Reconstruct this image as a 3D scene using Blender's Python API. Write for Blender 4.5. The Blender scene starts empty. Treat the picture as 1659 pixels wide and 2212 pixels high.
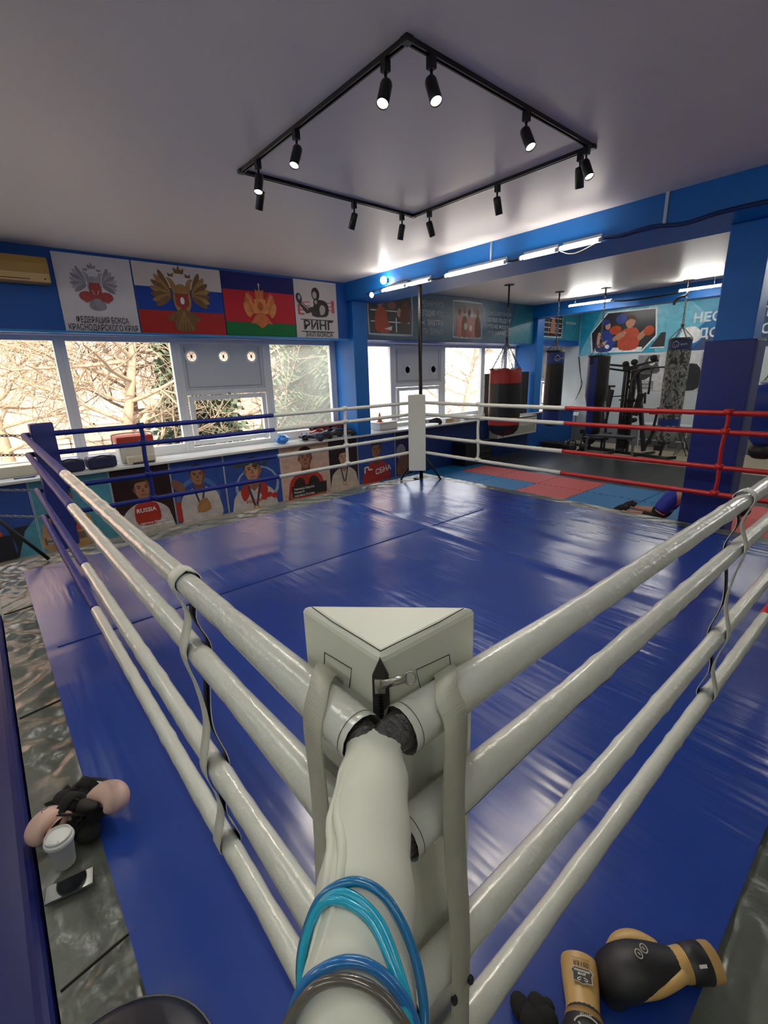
import bpy, bmesh, math, random
from mathutils import Vector, Matrix
random.seed(7)
S = bpy.context.scene
COL = S.collection
PI = math.pi

# ------------------------------------------------------------ camera, world, sun, exposure
FLOOR, CEIL, WX = -0.47, 3.40, -7.25          # canvas top is z = 0
cam_d = bpy.data.cameras.new('camera')
cam = bpy.data.objects.new('camera', cam_d)
COL.objects.link(cam)
S.camera = cam
cam_d.sensor_fit = 'AUTO'
cam_d.sensor_width = 36.0
cam_d.lens = 1005.6 * 36.0 / 2212.0
cam_d.clip_start = 0.02
CAMR = Matrix(((0.651979, -0.195482, 0.732605), (0.757631, 0.206576, -0.619130), (-0.030310, 0.958704, 0.282786)))
cam.matrix_world = Matrix.Translation((0.3782, -0.2901, 1.7482)) @ CAMR.to_4x4()

S.view_settings.view_transform = 'Standard'
S.view_settings.look = 'None'
S.view_settings.gamma = 1.0
S.view_settings.exposure = 0.33
S.render.film_transparent = False
S.cycles.use_denoising = True
S.cycles.max_bounces = 8
S.cycles.diffuse_bounces = 4
S.cycles.glossy_bounces = 4
S.cycles.transmission_bounces = 4
S.cycles.transparent_max_bounces = 12
S.cycles.caustics_reflective = False
S.cycles.caustics_refractive = False
S.cycles.sample_clamp_indirect = 6.0

W = bpy.data.worlds.new('winter_sky')
S.world = W
W.use_nodes = True
wn = W.node_tree
bg = wn.nodes['Background']
sky = wn.nodes.new('ShaderNodeTexSky')
sky.sky_type = 'NISHITA'
sky.sun_disc = False
sky.sun_elevation = math.radians(32)
sky.sun_rotation = math.radians(80)
sky.air_density = 1.6
sky.dust_density = 4.0
hz = wn.nodes.new('ShaderNodeMixRGB')
hz.inputs[0].default_value = 0.96
hz.inputs[2].default_value = (0.93, 0.96, 1.0, 1)
wn.links.new(sky.outputs[0], hz.inputs[1])
wn.links.new(hz.outputs[0], bg.inputs[0])
bg.inputs[1].default_value = 4.2

sun_d = bpy.data.lights.new('sun', 'SUN')
sun_d.energy = 7.5
sun_d.angle = math.radians(1.0)
sun_d.color = (1.0, 0.93, 0.82)
sun = bpy.data.objects.new('sun', sun_d)
COL.objects.link(sun)
sun.rotation_euler = Vector((-0.72, 0.25, -0.55)).to_track_quat('-Z', 'Y').to_euler()

SPOT_W, TUBE_E, TUBE_BACK_E = 32.0, 30.0, 60.0

# ------------------------------------------------------------ helpers
def lin(h):
    h = h.lstrip('#')
    out = []
    for i in (0, 2, 4):
        c = int(h[i:i+2], 16) / 255
        out.append(c/12.92 if c <= 0.04045 else ((c+0.055)/1.055)**2.4)
    return (*out, 1.0)

_mats = {}
def M(name, col='808080', rough=0.6, metal=0.0, spec=0.5, emit=0.0, noise=0.0, nscale=8.0, bump=0.0, bscale=40.0, coat=0.0, bstretch=None, alpha=1.0):
    """A principled material with optional noise tint and bump; cached by name."""
    if name in _mats:
        return _mats[name]
    if name.startswith(('print_', 'banner_', 'emblem_')) and not noise:
        noise, nscale = 0.16, 9.0
    m = bpy.data.materials.new(name)
    m.use_nodes = True
    nt = m.node_tree
    b = nt.nodes['Principled BSDF']
    c = lin(col)
    b.inputs['Base Color'].default_value = c
    b.inputs['Roughness'].default_value = rough
    b.inputs['Metallic'].default_value = metal
    b.inputs['Specular IOR Level'].default_value = spec
    b.inputs['Coat Weight'].default_value = coat
    b.inputs['Coat Roughness'].default_value = 0.15
    if emit:
        b.inputs['Emission Color'].default_value = c
        b.inputs['Emission Strength'].default_value = emit
    if noise or bump:
        tc = nt.nodes.new('ShaderNodeTexCoord')
    if noise:
        n = nt.nodes.new('ShaderNodeTexNoise')
        n.inputs['Scale'].default_value = nscale
        n.inputs['Detail'].default_value = 5
        nt.links.new(tc.outputs['Object'], n.inputs['Vector'])
        mr = nt.nodes.new('ShaderNodeMapRange')
        mr.inputs[1].default_value = 0.3; mr.inputs[2].default_value = 0.7
        mr.inputs[3].default_value = 1 - noise; mr.inputs[4].default_value = 1 + noise
        nt.links.new(n.outputs[0], mr.inputs[0])
        mx = nt.nodes.new('ShaderNodeVectorMath'); mx.operation = 'SCALE'
        mx.inputs[0].default_value = c[:3]
        nt.links.new(mr.outputs[0], mx.inputs['Scale'])
        nt.links.new(mx.outputs[0], b.inputs['Base Color'])
    if bump:
        n2 = nt.nodes.new('ShaderNodeTexNoise')
        n2.inputs['Scale'].default_value = bscale
        n2.inputs['Detail'].default_value = 4
        if bstretch:
            mp = nt.nodes.new('ShaderNodeMapping')
            mp.inputs['Scale'].default_value = bstretch
            nt.links.new(tc.outputs['Object'], mp.inputs['Vector'])
            nt.links.new(mp.outputs[0], n2.inputs['Vector'])
        else:
            nt.links.new(tc.outputs['Object'], n2.inputs['Vector'])
        bp = nt.nodes.new('ShaderNodeBump')
        bp.inputs['Strength'].default_value = bump
        bp.inputs['Distance'].default_value = 0.01
        nt.links.new(n2.outputs[0], bp.inputs['Height'])
        nt.links.new(bp.outputs[0], b.inputs['Normal'])
    _mats[name] = m
    return m

def glow(name, col, strength):
    if name in _mats:
        return _mats[name]
    m = bpy.data.materials.new(name)
    m.use_nodes = True
    nt = m.node_tree
    nt.nodes.clear()
    e = nt.nodes.new('ShaderNodeEmission')
    e.inputs[0].default_value = lin(col); e.inputs[1].default_value = strength
    o = nt.nodes.new('ShaderNodeOutputMaterial')
    nt.links.new(e.outputs[0], o.inputs[0])
    _mats[name] = m
    return m

def V(*a):
    return Vector(a[0]) if len(a) == 1 else Vector(a)

def smooth_path(pts, n=6, closed=False):
    pts = [Vector(p) for p in pts]
    out = []
    N = len(pts)
    rng = range(N) if closed else range(N-1)
    for i in rng:
        if closed:
            p0, p1, p2, p3 = pts[(i-1) % N], pts[i], pts[(i+1) % N], pts[(i+2) % N]
        else:
            p0, p1, p2, p3 = pts[max(i-1, 0)], pts[i], pts[i+1], pts[min(i+2, N-1)]
        for k in range(n):
            t = k/n
            out.append(0.5*((2*p1)+(p2-p0)*t+(2*p0-5*p1+4*p2-p3)*t*t+(3*p1-p0-3*p2+p3)*t**3))
    if not closed:
        out.append(pts[-1])
    return out

class MB:
    """Collects shapes and links them as one mesh object."""
    def __init__(self):
        self.v, self.f, self.fm, self.fs, self.mats = [], [], [], [], []
    def mi(self, m):
        if m not in self.mats:
            self.mats.append(m)
        return self.mats.index(m)
    def add(self, vs, fs, m, smooth=False):
        b = len(self.v); k = self.mi(m)
        self.v += [Vector(x) for x in vs]
        for f in fs:
            self.f.append([b+i for i in f]); self.fm.append(k); self.fs.append(smooth)
        return self
    def box(self, c, s, m, R=None):
        c = Vector(c); h = [x/2 for x in s]
        vs = [Vector((x*h[0], y*h[1], z*h[2])) for x in (-1, 1) for y in (-1, 1) for z in (-1, 1)]
        if R is not None:
            vs = [R @ x for x in vs]
        return self.add([x+c for x in vs], [(0, 1, 3, 2), (4, 6, 7, 5), (0, 4, 5, 1), (2, 3, 7, 6), (0, 2, 6, 4), (1, 5, 7, 3)], m)
    def bb(self, x0, x1, y0, y1, z0, z1, m):
        return self.box(((x0+x1)/2, (y0+y1)/2, (z0+z1)/2), (abs(x1-x0), abs(y1-y0), abs(z1-z0)), m)
    def tube(self, pts, r, m, seg=12, caps=True, up=None, smooth=True, closed=False):
        pts = [Vector(p) for p in pts]; n = len(pts)
        rr = r if isinstance(r, list) else [r]*n
        T = []
        for i in range(n):
            a = pts[(i-1) % n] if closed else pts[max(i-1, 0)]
            b = pts[(i+1) % n] if closed else pts[min(i+1, n-1)]
            T.append((b-a).normalized())
        u = Vector(up) if up is not None else (Vector((0, 0, 1)) if abs(T[0].z) < 0.9 else Vector((1, 0, 0)))
        base = len(self.v); k = self.mi(m)
        for i in range(n):
            s = T[i].cross(u)
            if s.length < 1e-6:
                s = T[i].orthogonal()
            s.normalize(); w = s.cross(T[i]).normalized()
            if up is None:
                u = w
            ra, rb = rr[i] if isinstance(rr[i], (tuple, list)) else (rr[i], rr[i])
            for j in range(seg):
                a = 2*PI*j/seg
                self.v.append(pts[i]+s*(ra*math.cos(a))+w*(rb*math.sin(a)))
        for i in range(n if closed else n-1):
            i2 = (i+1) % n
            for j in range(seg):
                j2 = (j+1) % seg
                self.f.append([base+i*seg+j, base+i*seg+j2, base+i2*seg+j2, base+i2*seg+j]); self.fm.append(k); self.fs.append(smooth)
        if caps and not closed:
            self.f.append([base+j for j in range(seg)][::-1]); self.fm.append(k); self.fs.append(False)
            self.f.append([base+(n-1)*seg+j for j in range(seg)]); self.fm.append(k); self.fs.append(False)
        return self
    def lathe(self, prof, c, m, seg=24, R=None, caps=True, smooth=True):
        """prof = [(radius, height)] turned about z at c."""
        c = Vector(c); base = len(self.v); k = self.mi(m); n = len(prof)
        for r, h in prof:
            for j in range(seg):
                a = 2*PI*j/seg
                p = Vector((r*math.cos(a), r*math.sin(a), h))
                self.v.append((R @ p if R is not None else p)+c)
        for i in range(n-1):
            for j in range(seg):
                j2 = (j+1) % seg
                self.f.append([base+i*seg+j, base+i*seg+j2, base+(i+1)*seg+j2, base+(i+1)*seg+j]); self.fm.append(k); self.fs.append(smooth)
        if caps:
            self.f.append([base+j for j in range(seg)][::-1]); self.fm.append(k); self.fs.append(False)
            self.f.append([base+(n-1)*seg+j for j in range(seg)]); self.fm.append(k); self.fs.append(False)
        return self
    def ell(self, c, r, m, R=None, seg=16, rings=10):
        prof = [(math.sin(PI*i/rings)*1.0 if 0 < i < rings else 0.001, -math.cos(PI*i/rings)) for i in range(rings+1)]
        D = Matrix.Diagonal(Vector(r))
        return self.lathe(prof, c, m, seg, (R @ D) if R is not None else D)
    def prism(self, pts, d, m):
        """pts = 3D outline, extruded by the vector d."""
        pts = [Vector(p) for p in pts]; d = Vector(d); n = len(pts)
        fs = [list(range(n))[::-1], [n+i for i in range(n)]]
        fs += [(i, (i+1) % n, n+(i+1) % n, n+i) for i in range(n)]
        return self.add(pts+[p+d for p in pts], fs, m)
    def ribbon(self, path, wid, m, th=0.002, m2=None):
        """path = centre line, wid = width vector(s), th along the surface normal; m2 = back side."""
        path = [Vector(p) for p in path]; n = len(path)
        ws = wid if isinstance(wid, list) else [Vector(wid)]*n
        k = self.mi(m); k2 = self.mi(m2 or m); base = len(self.v)
        for i in range(n):
            t = (path[min(i+1, n-1)]-path[max(i-1, 0)]).normalized()
            w = Vector(ws[i])/2; nn = t.cross(w).normalized()*th/2
            self.v += [path[i]-w+nn, path[i]+w+nn, path[i]+w-nn, path[i]-w-nn]
        for i in range(n-1):
            a, b = base+4*i, base+4*i+4
            for e, kk in ((0, k), (1, k), (2, k2), (3, k)):
                e2 = (e+1) % 4
                self.f.append([a+e, a+e2, b+e2, b+e]); self.fm.append(kk); self.fs.append(e in (0, 2))
        self.f.append([base, base+3, base+2, base+1]); self.fm.append(k); self.fs.append(False)
        e = base+4*(n-1)
        self.f.append([e, e+1, e+2, e+3]); self.fm.append(k); self.fs.append(False)
        return self
    def build(self, name, parent=None, label=None, cat=None, group=None, kind=None, bevel=0, seg=2, sub=0, autosmooth=False):
        me = bpy.data.meshes.new(name)
        off = Vector((0, 0, 0)); q = parent
        while q is not None:
            off += q.location; q = q.parent
        me.from_pydata([tuple(v-off) for v in self.v], [], self.f)
        for m in self.mats:
            me.materials.append(m)
        for p, k, s in zip(me.polygons, self.fm, self.fs):
            p.material_index = k; p.use_smooth = s
        bm = bmesh.new(); bm.from_mesh(me)
        bmesh.ops.recalc_face_normals(bm, faces=bm.faces)
        bm.to_mesh(me); bm.free()
        o = bpy.data.objects.new(name, me)
        COL.objects.link(o)
        if parent is not None:
            o.parent = parent
        if bevel:
            bv = o.modifiers.new('bevel', 'BEVEL'); bv.width = bevel; bv.segments = seg; bv.limit_method = 'ANGLE'; bv.angle_limit = math.radians(40)
            bv.harden_normals = False
        if sub:
            sb = o.modifiers.new('sub', 'SUBSURF'); sb.levels = sub; sb.render_levels = sub
        tag(o, label, cat, group, kind)
        return o

def tag(o, label=None, cat=None, group=None, kind=None):
    if label: o['label'] = label
    if cat: o['category'] = cat
    if group: o['group'] = group
    if kind: o['kind'] = kind
    return o

def thing(name, label, cat, loc=(0, 0, 0), group=None):
    o = bpy.data.objects.new(name, None)
    o.empty_display_size = 0.1
    COL.objects.link(o)
    o.location = loc
    return tag(o, label, cat, group)

def struct(name, mb, **kw):
    return mb.build(name, kind='structure', **kw)

def copy_tree(o, parent=None):
    c = o.copy(); COL.objects.link(c)
    if parent is not None:
        c.parent = parent
    for ch in list(o.children):
        copy_tree(ch, c)
    return c

_fc = [0]
def text_mesh(s, bold=0.0, font_scale=(1, 1)):
    cu = bpy.data.curves.new('lettering', 'FONT')
    cu.body = s; cu.offset = bold; cu.resolution_u = 2
    o = bpy.data.objects.new('lettering', cu)
    COL.objects.link(o)
    bpy.context.view_layer.update()
    me = o.evaluated_get(bpy.context.evaluated_depsgraph_get()).to_mesh()
    vs = [v.co.copy() for v in me.vertices]; fs = [list(p.vertices) for p in me.polygons]
    o.evaluated_get(bpy.context.evaluated_depsgraph_get()).to_mesh_clear()
    bpy.data.objects.remove(o); bpy.data.curves.remove(cu)
    return vs, fs

class Sheet:
    """A flat printed sheet: pictures and lettering in thin layers of ink on a real sheet; o = lower-left corner."""
    def __init__(self, mb, o, u, v, n, step=0.0003):
        self.mb, self.o, self.u, self.v, self.n = mb, Vector(o), Vector(u).normalized(), Vector(v).normalized(), Vector(n).normalized()
        self.k, self.step = 1, step
    def at(self, x, y, k=None):
        return self.o+self.u*x+self.v*y+self.n*((self.k if k is None else k)*self.step)
    def base(self, w, h, th, m):
        self.mb.prism([self.at(0, 0, 0), self.at(w, 0, 0), self.at(w, h, 0), self.at(0, h, 0)], -self.n*th, m)
        return self
    def poly(self, pts, m, smooth=0):
        if smooth:
            pts = [(p.x, p.y) for p in smooth_path([(x, y, 0) for x, y in pts], smooth, True)]
        self.mb.add([self.at(x, y) for x, y in pts], [list(range(len(pts)))], m); self.k += 1
        return self
    def rect(self, x0, y0, x1, y1, m):
        return self.poly([(x0, y0), (x1, y0), (x1, y1), (x0, y1)], m)
    def ell(self, cx, cy, rx, ry, m, rot=0.0, n=18):
        c, s = math.cos(rot), math.sin(rot)
        return self.poly([(cx+rx*math.cos(2*PI*i/n)*c-ry*math.sin(2*PI*i/n)*s, cy+rx*math.cos(2*PI*i/n)*s+ry*math.sin(2*PI*i/n)*c) for i in range(n)], m)
    def line(self, pts, w, m):
        for (x0, y0), (x1, y1) in zip(pts[:-1], pts[1:]):
            dx, dy = x1-x0, y1-y0; L = math.hypot(dx, dy) or 1
            px, py = -dy/L*w/2, dx/L*w/2
            self.poly([(x0+px, y0+py), (x1+px, y1+py), (x1-px, y1-py), (x0-px, y0-py)], m); self.k -= 1
        self.k += 1
        return self
    def text(self, s, x, y, size, m, align='l', bold=0.0, width=None, rot=0.0):
        vs, fs = text_mesh(s, bold)
        if not vs:
            return self
        x0 = min(v.x for v in vs); x1 = max(v.x for v in vs)
        sx = size if width is None else width/(x1-x0)
        dx = {'l': -x0, 'c': -(x0+x1)/2, 'r': -x1}[align]
        c, sn = math.cos(rot), math.sin(rot)
        out = []
        for v in vs:
            a, b = (v.x+dx)*sx, v.y*size
            out.append(self.at(x+a*c-b*sn, y+a*sn+b*c))
        self.mb.add(out, fs, m); self.k += 1
        return self

# ------------------------------------------------------------ shared materials
WHITE = M('white_paint', 'e9e9e6', 0.5)
WHITE_PVC = M('white_window_pvc', 'eceef0', 0.35)
BLUE = M('blue_wall_paint', '0a6fc4', 0.45, noise=0.06, nscale=3, bump=0.15, bscale=60)
BLUE_DK = M('deep_blue_wall_paint', '0b4fa0', 0.5, noise=0.05, nscale=3)
VINYL_W = M('white_rope_vinyl', 'd5d6ca', 0.38, noise=0.03, nscale=6, bump=0.25, bscale=22)
TAPE_W = M('glossy_white_tape', 'c9cbc2', 0.2, noise=0.03, nscale=9, bump=0.3, bscale=45, coat=0.35)
VINYL_B = M('blue_rope_vinyl', '1b2a78', 0.5, spec=0.3, noise=0.05, nscale=9, bump=0.35, bscale=45)
VINYL_R = M('red_rope_vinyl', 'b8211f', 0.4, noise=0.04, bump=0.25, bscale=40)
PAD_W = M('white_pad_vinyl', 'd4d6c8', 0.45, noise=0.02, nscale=4, bump=0.12, bscale=9)
PAD_B = M('blue_pad_vinyl', '122170', 0.42, noise=0.05, nscale=5, bump=0.1, bscale=9)
PAD_R = M('red_pad_vinyl', 'b01d1d', 0.42)
WEB = M('grey_webbing', 'b3b4a5', 0.7, bump=0.25, bscale=30, bstretch=(1, 1, 22))
NAVY = M('navy_strap_back', '12163c', 0.6)
BLACK = M('black_plastic', '141416', 0.45)
BLACK_M = M('black_metal', '1a1a1d', 0.4, metal=0.3)
THREAD = M('dark_thread', '3a3830', 0.8)
CHROME = M('dull_chrome', 'b9b6ad', 0.25, metal=1.0)
GREYV = M('grey_apron_vinyl', '5c605a', 0.25, noise=0.2, nscale=4, bump=0.9, bscale=9)
STEEL = M('steel', '8d8f92', 0.35, metal=0.9)
PURE = M('print_white', 'f2f2ee', 0.5)
INK = M('print_black', '1b1b1d', 0.5)
# ------------------------------------------------------------ the hall: floor, walls, ceiling, beams, columns
m = M('beige_concrete_floor', 'b3a993', 0.45, noise=0.06, nscale=1.5)
struct('floor', MB().bb(-8.0, 4.6, -4.6, 14.6, FLOOR-0.2, FLOOR, m))
CEILM = M('stretch_ceiling', 'ebe2da', 0.38, spec=0.4)
struct('ceiling', MB().bb(-8.1, 4.6, -4.6, 14.6, CEIL, CEIL+0.25, CEILM))

WO = -7.8                                       # window plane
wm = MB()
ys = [-4.6, 14.6]
wm.bb(WO-0.12, WX, -4.6, 14.6, FLOOR, 0.545, BLUE_DK)             # under the sill
wm.bb(WO-0.12, WX, -4.6, 14.6, 2.42, CEIL, BLUE_DK)               # above the windows
wm.bb(WO-0.12, WO+0.02, -4.6, -2.9, 0.545, 2.42, BLUE_DK)
struct('wall_left', wm)
struct('wall_back', MB().bb(-7.92, 4.6, 14.25, 14.55, FLOOR, CEIL, M('pale_panel_wall', 'd3dbdc', 0.5)))
struct('wall_right', MB().bb(4.2, 4.5, -4.6, 14.3, FLOOR, CEIL, M('pale_wall_paint', 'b9c2c8', 0.6)))
struct('wall_front', MB().bb(-7.92, 4.6, -4.6, -4.3, FLOOR, CEIL, M('pale_wall_paint', 'b9c2c8', 0.6)))

# grey skirting panel on the far wall
struct('trim_1', MB().bb(-7.24, 4.19, 14.215, 14.25, 0.58, 0.62, M('white_trim', 'dfe3e3', 0.4)))
struct('trim_2', MB().bb(-7.24, 4.19, 14.2, 14.25, FLOOR, 0.08, M('grey_wall_base', '77797d', 0.6)))

def beam(name, y0, y1, z0):
    b = MB().bb(WX, 4.19, y0, y1, z0, CEIL, BLUE)
    return struct(name, b)
beam('ceiling_beam', 5.36, 6.15, 3.09)
beam('ceiling_beam', 11.62, 12.0, 3.09)
beam('ceiling_beam', -1.25, -0.88, 3.09)

def column(y0, y1, x0, x1, z0=0.588):
    return struct('column', MB().bb(x0, x1, y0, y1, z0, 3.09, BLUE), bevel=0.012)
column(5.43, 5.77, WO+0.02, -7.12)
column(11.7, 12.04, WO+0.02, -7.12)
column(-0.92, -0.6, WO+0.02, -7.12)
column(5.83, 6.14, -1.335, -0.985, FLOOR)               # free-standing, wrapped in a pad

# deep window sill
SILLM = M('white_sill_board', 'dcdcd6', 0.22, spec=0.6)
struct('window_sill', MB().bb(WO+0.03, -7.12, -4.3, 14.24, 0.548, 0.588, SILLM), bevel=0.008)
struct('trim_3', MB().bb(WX-0.02, WX+0.035, -4.3, 5.42, 2.395, 2.425, M('blue_cornice', '2a86c8', 0.4)))

# ------------------------------------------------------------ windows
def glass(name, haze, hazecol='ffffff'):
    if name in _mats:
        return _mats[name]
    g = bpy.data.materials.new(name); g.use_nodes = True
    nt = g.node_tree; nt.nodes.clear()
    o = nt.nodes.new('ShaderNodeOutputMaterial')
    t = nt.nodes.new('ShaderNodeBsdfTransparent')
    gl = nt.nodes.new('ShaderNodeBsdfGlossy'); gl.inputs['Roughness'].default_value = 0.03
    tr = nt.nodes.new('ShaderNodeBsdfTranslucent'); tr.inputs[0].default_value = lin(hazecol)
    m1 = nt.nodes.new('ShaderNodeMixShader'); m1.inputs[0].default_value = 0.05
    m2 = nt.nodes.new('ShaderNodeMixShader')
    nt.links.new(t.outputs[0], m1.inputs[1]); nt.links.new(gl.outputs[0], m1.inputs[2])
    nt.links.new(m1.outputs[0], m2.inputs[1]); nt.links.new(tr.outputs[0], m2.inputs[2])
    if haze:
        tc = nt.nodes.new('ShaderNodeTexCoord'); n = nt.nodes.new('ShaderNodeTexNoise')
        n.inputs['Scale'].default_value = 1.3; n.inputs['Detail'].default_value = 3
        mr = nt.nodes.new('ShaderNodeMapRange')
        mr.inputs[1].default_value = 0.3; mr.inputs[2].default_value = 0.7
        mr.inputs[3].default_value = haze*0.6; mr.inputs[4].default_value = haze*1.4
        nt.links.new(tc.outputs['Object'], n.inputs['Vector']); nt.links.new(n.outputs[0], mr.inputs[0]); nt.links.new(mr.outputs[0], m2.inputs[0])
    else:
        m2.inputs[0].default_value = 0.0
    nt.links.new(m2.outputs[0], o.inputs[0])
    _mats[name] = g
    return g
CLEAR, FOG = glass('clear_glass', 0.0), glass('misted_glass', 0.13, 'f4fbf0')
FOG2 = glass('hazy_glass', 0.06)  # faint white haze mixed into the panes
wcount = [0]
Z0, Z1 = 0.63, 2.41
def frame_bars(mb, y0, y1, z0, z1, t=0.06, d=0.09, x=WO):
    mb.bb(x-d/2, x+d/2, y0, y0+t, z0, z1, WHITE_PVC); mb.bb(x-d/2, x+d/2, y1-t, y1, z0, z1, WHITE_PVC)
    mb.bb(x-d/2, x+d/2, y0+t, y1-t, z0, z0+t, WHITE_PVC); mb.bb(x-d/2, x+d/2, y0+t, y1-t, z1-t, z1, WHITE_PVC)
def window(y0, y1, g, low=0.0):
    wcount[0] += 1
    b = MB(); frame_bars(b, y0, y1, Z0-0.045, Z1, 0.075)
    b.bb(WO-0.05, WO+0.05, y0+0.075, y1-0.075, Z0+0.03, Z0+0.11, WHITE_PVC)
    w = struct('window_%d' % wcount[0], b, bevel=0.006)
    MB().bb(WO-0.006, WO+0.006, y0+0.07, y1-0.07, Z0+0.1, Z1-0.07, g).build('pane', w)
    return w
VMESH = bpy.data.materials.new('translucent_vent_mesh'); VMESH.use_nodes = True
_n = VMESH.node_tree; _n.nodes.clear()
_o = _n.nodes.new('ShaderNodeOutputMaterial'); _t = _n.nodes.new('ShaderNodeBsdfTranslucent'); _t.inputs[0].default_value = lin('f0dfd2')
_p = _n.nodes.new('ShaderNodeBsdfTransparent'); _x = _n.nodes.new('ShaderNodeMixShader'); _x.inputs[0].default_value = 0.45
_n.links.new(_p.outputs[0], _x.inputs[1]); _n.links.new(_t.outputs[0], _x.inputs[2]); _n.links.new(_x.outputs[0], _o.inputs[0])
GREYP = M('white_vent_panel', 'd4d8dc', 0.5)
def vent_window(y0, y1, zs, vents, zv, g, broken=False):
    """A unit with a solid panel of round vents above and a tilting pane below."""
    wcount[0] += 1
    b = MB(); frame_bars(b, y0, y1, Z0-0.045, Z1, 0.075)
    b.bb(WO-0.05, WO+0.05, y0+0.075, y1-0.075, zs-0.05, zs+0.03, WHITE_PVC)
    w = struct('window_%d' % wcount[0], b, bevel=0.006)
    p = MB(); hs = 0.075; ya, yb, za, zb = y0+0.07, y1-0.07, zs+0.02, Z1-0.07
    if vents and not broken:
        p.bb(WO-0.02, WO+0.02, ya, yb, za, zv-hs, GREYP); p.bb(WO-0.02, WO+0.02, ya, yb, zv+hs, zb, GREYP)
        ed = [ya]+[e for yv in vents for e in (yv-hs, yv+hs)]+[yb]
        for k in range(0, len(ed), 2):
            p.bb(WO-0.02, WO+0.02, ed[k], ed[k+1], zv-hs, zv+hs, GREYP)
    else:
        p.bb(WO-0.02, WO+0.02, ya, yb, za, zb, GREYP)
    for yv in (y0+0.14, y1-0.14):
        p.bb(WO+0.02, WO+0.026, yv-0.006, yv+0.006, zs+0.08, Z1-0.12, M('panel_seam', '9aa0a6', 0.5))
    p.bb(WO+0.02, WO+0.026, y0+0.14, y1-0.14, zs+0.075, zs+0.087, M('panel_seam', '9aa0a6', 0.5))
    p.build('vent_panel', w)
    RY = Matrix.Rotation(PI/2, 3, 'Y')
    for i, yv in enumerate(vents):
        v = MB().lathe([(0.112, 0), (0.112, 0.02), (0.095, 0.032), (0.078, 0.02), (0.078, 0.0)], (WO+0.02, yv, zv), WHITE_PVC, 28, RY, caps=False)
        o = v.build('vent_ring', w)
        lit = VMESH if not broken else GREYP
        d = MB().lathe([(0.08, 0), (0.08, 0.002)], (WO+0.018, yv, zv), lit, 28, RY)
        if not broken:
            d.ell((WO+0.03, yv, zv), (0.010, 0.016, 0.030), M('vent_hub', '6c5a50', 0.5))
            for a in range(6):
                d.box((WO+0.027, yv+0.045*math.cos(a*PI/3), zv+0.045*math.sin(a*PI/3)), (0.004, 0.006, 0.05), WHITE_PVC, Matrix.Rotation(a*PI/3-PI/2, 3, 'X'))
        else:
            pts = [(WO+0.03, yv-0.02+0.07*math.cos(t), zv+0.09*math.sin(t)) for t in [1.9+0.25*k for k in range(10)]]
            d.tube(pts, 0.008, BLACK, 6)
        d.build('vent_grille', o)
    s = MB(); frame_bars(s, y0+0.1, y1-0.1, Z0+0.06, zs-0.06, 0.075, 0.07, WO+0.02)
    s = s.build('sash', w, bevel=0.005)
    MB().bb(WO+0.006, WO+0.016, y0+0.17, y1-0.17, Z0+0.13, zs-0.13, g).build('pane', s)
    MB().box((WO+0.075, (y0+y1)/2, zs-0.09), (0.03, 0.022, 0.09), WHITE_PVC).bb(WO+0.055, WO+0.09, (y0+y1)/2-0.02, (y0+y1)/2+0.02, zs-0.06, zs-0.03, CHROME).build('window_handle', s)
    return w
window(-2.9, -0.75, CLEAR)
window(-0.75, 0.775, CLEAR)
window(0.775, 2.33, CLEAR)
vent_window(2.33, 3.91, 1.56, (2.57, 3.11, 3.62), 2.13, CLEAR)
window(3.91, 5.37, FOG)
window(5.37, 5.62, FOG2)
window(5.75, 6.98, FOG)
vent_window(6.98, 8.64, 1.51, (7.44, 8.3), 1.84, FOG2, True)
window(8.64, 10.2, FOG2)
window(10.2, 11.2, FOG2)
window(11.2, 11.72, FOG2)
window(12.02, 13.0, FOG2)
vent_window(13.0, 14.2, 1.45, (), 1.84, FOG2)

# ------------------------------------------------------------ outside: yard, block opposite, trees
struct('ground', MB().bb(-70, -8.0, -45, 70, -1.9, -1.6, M('winter_ground', 'b3a894', 0.9, noise=0.25, nscale=0.6)))
bl = thing('apartment_block', 'pale brick block opposite the windows behind bare branches', 'building', (-27, 2, -1.6))
BRK = M('peach_brick', 'b3907a', 0.85, noise=0.12, nscale=2.0)
MB().bb(-33, -27, -40, 24, -1.6, 11, BRK).build('wall', bl)
MB().bb(-33.3, -26.7, -40.2, 24.2, 11, 11.5, M('block_roof_edge', '9c9186', 0.8)).build('roof', bl)
WN = M('far_window_glass', 'b7a79b', 0.3)
for i in range(9):
    for zz in (-0.2, 2.9, 6.0):
        f = MB(); y = -22+i*5.2
        f.bb(-27.0, -26.94, y, y+1.5, zz, zz+0.08, WHITE); f.bb(-27.0, -26.94, y, y+1.5, zz+1.5, zz+1.58, WHITE)
        f.bb(-27.0, -26.94, y, y+0.08, zz, zz+1.5, WHITE); f.bb(-27.0, -26.94, y+1.42, y+1.5, zz, zz+1.5, WHITE)
        f = f.build('window', bl)
        MB().bb(-27.0, -26.97, y+0.08, y+1.42, zz+0.08, zz+1.5, WN).build('pane', f)
fe = MB()
for y in range(-20, 60, 1):
    fe.bb(-19.55, -19.5, y, y+0.05, -1.6, -0.1, M('fence_metal', '8a8078', 0.7))
for z in (-0.3, -0.75, -1.2):
    fe.bb(-19.54, -19.5, -20, 59.5, z, z+0.05, M('fence_metal', '8a8078', 0.7))
fe.build('yard_fence', label='low metal yard fence beyond the windows', cat='fence')

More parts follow.
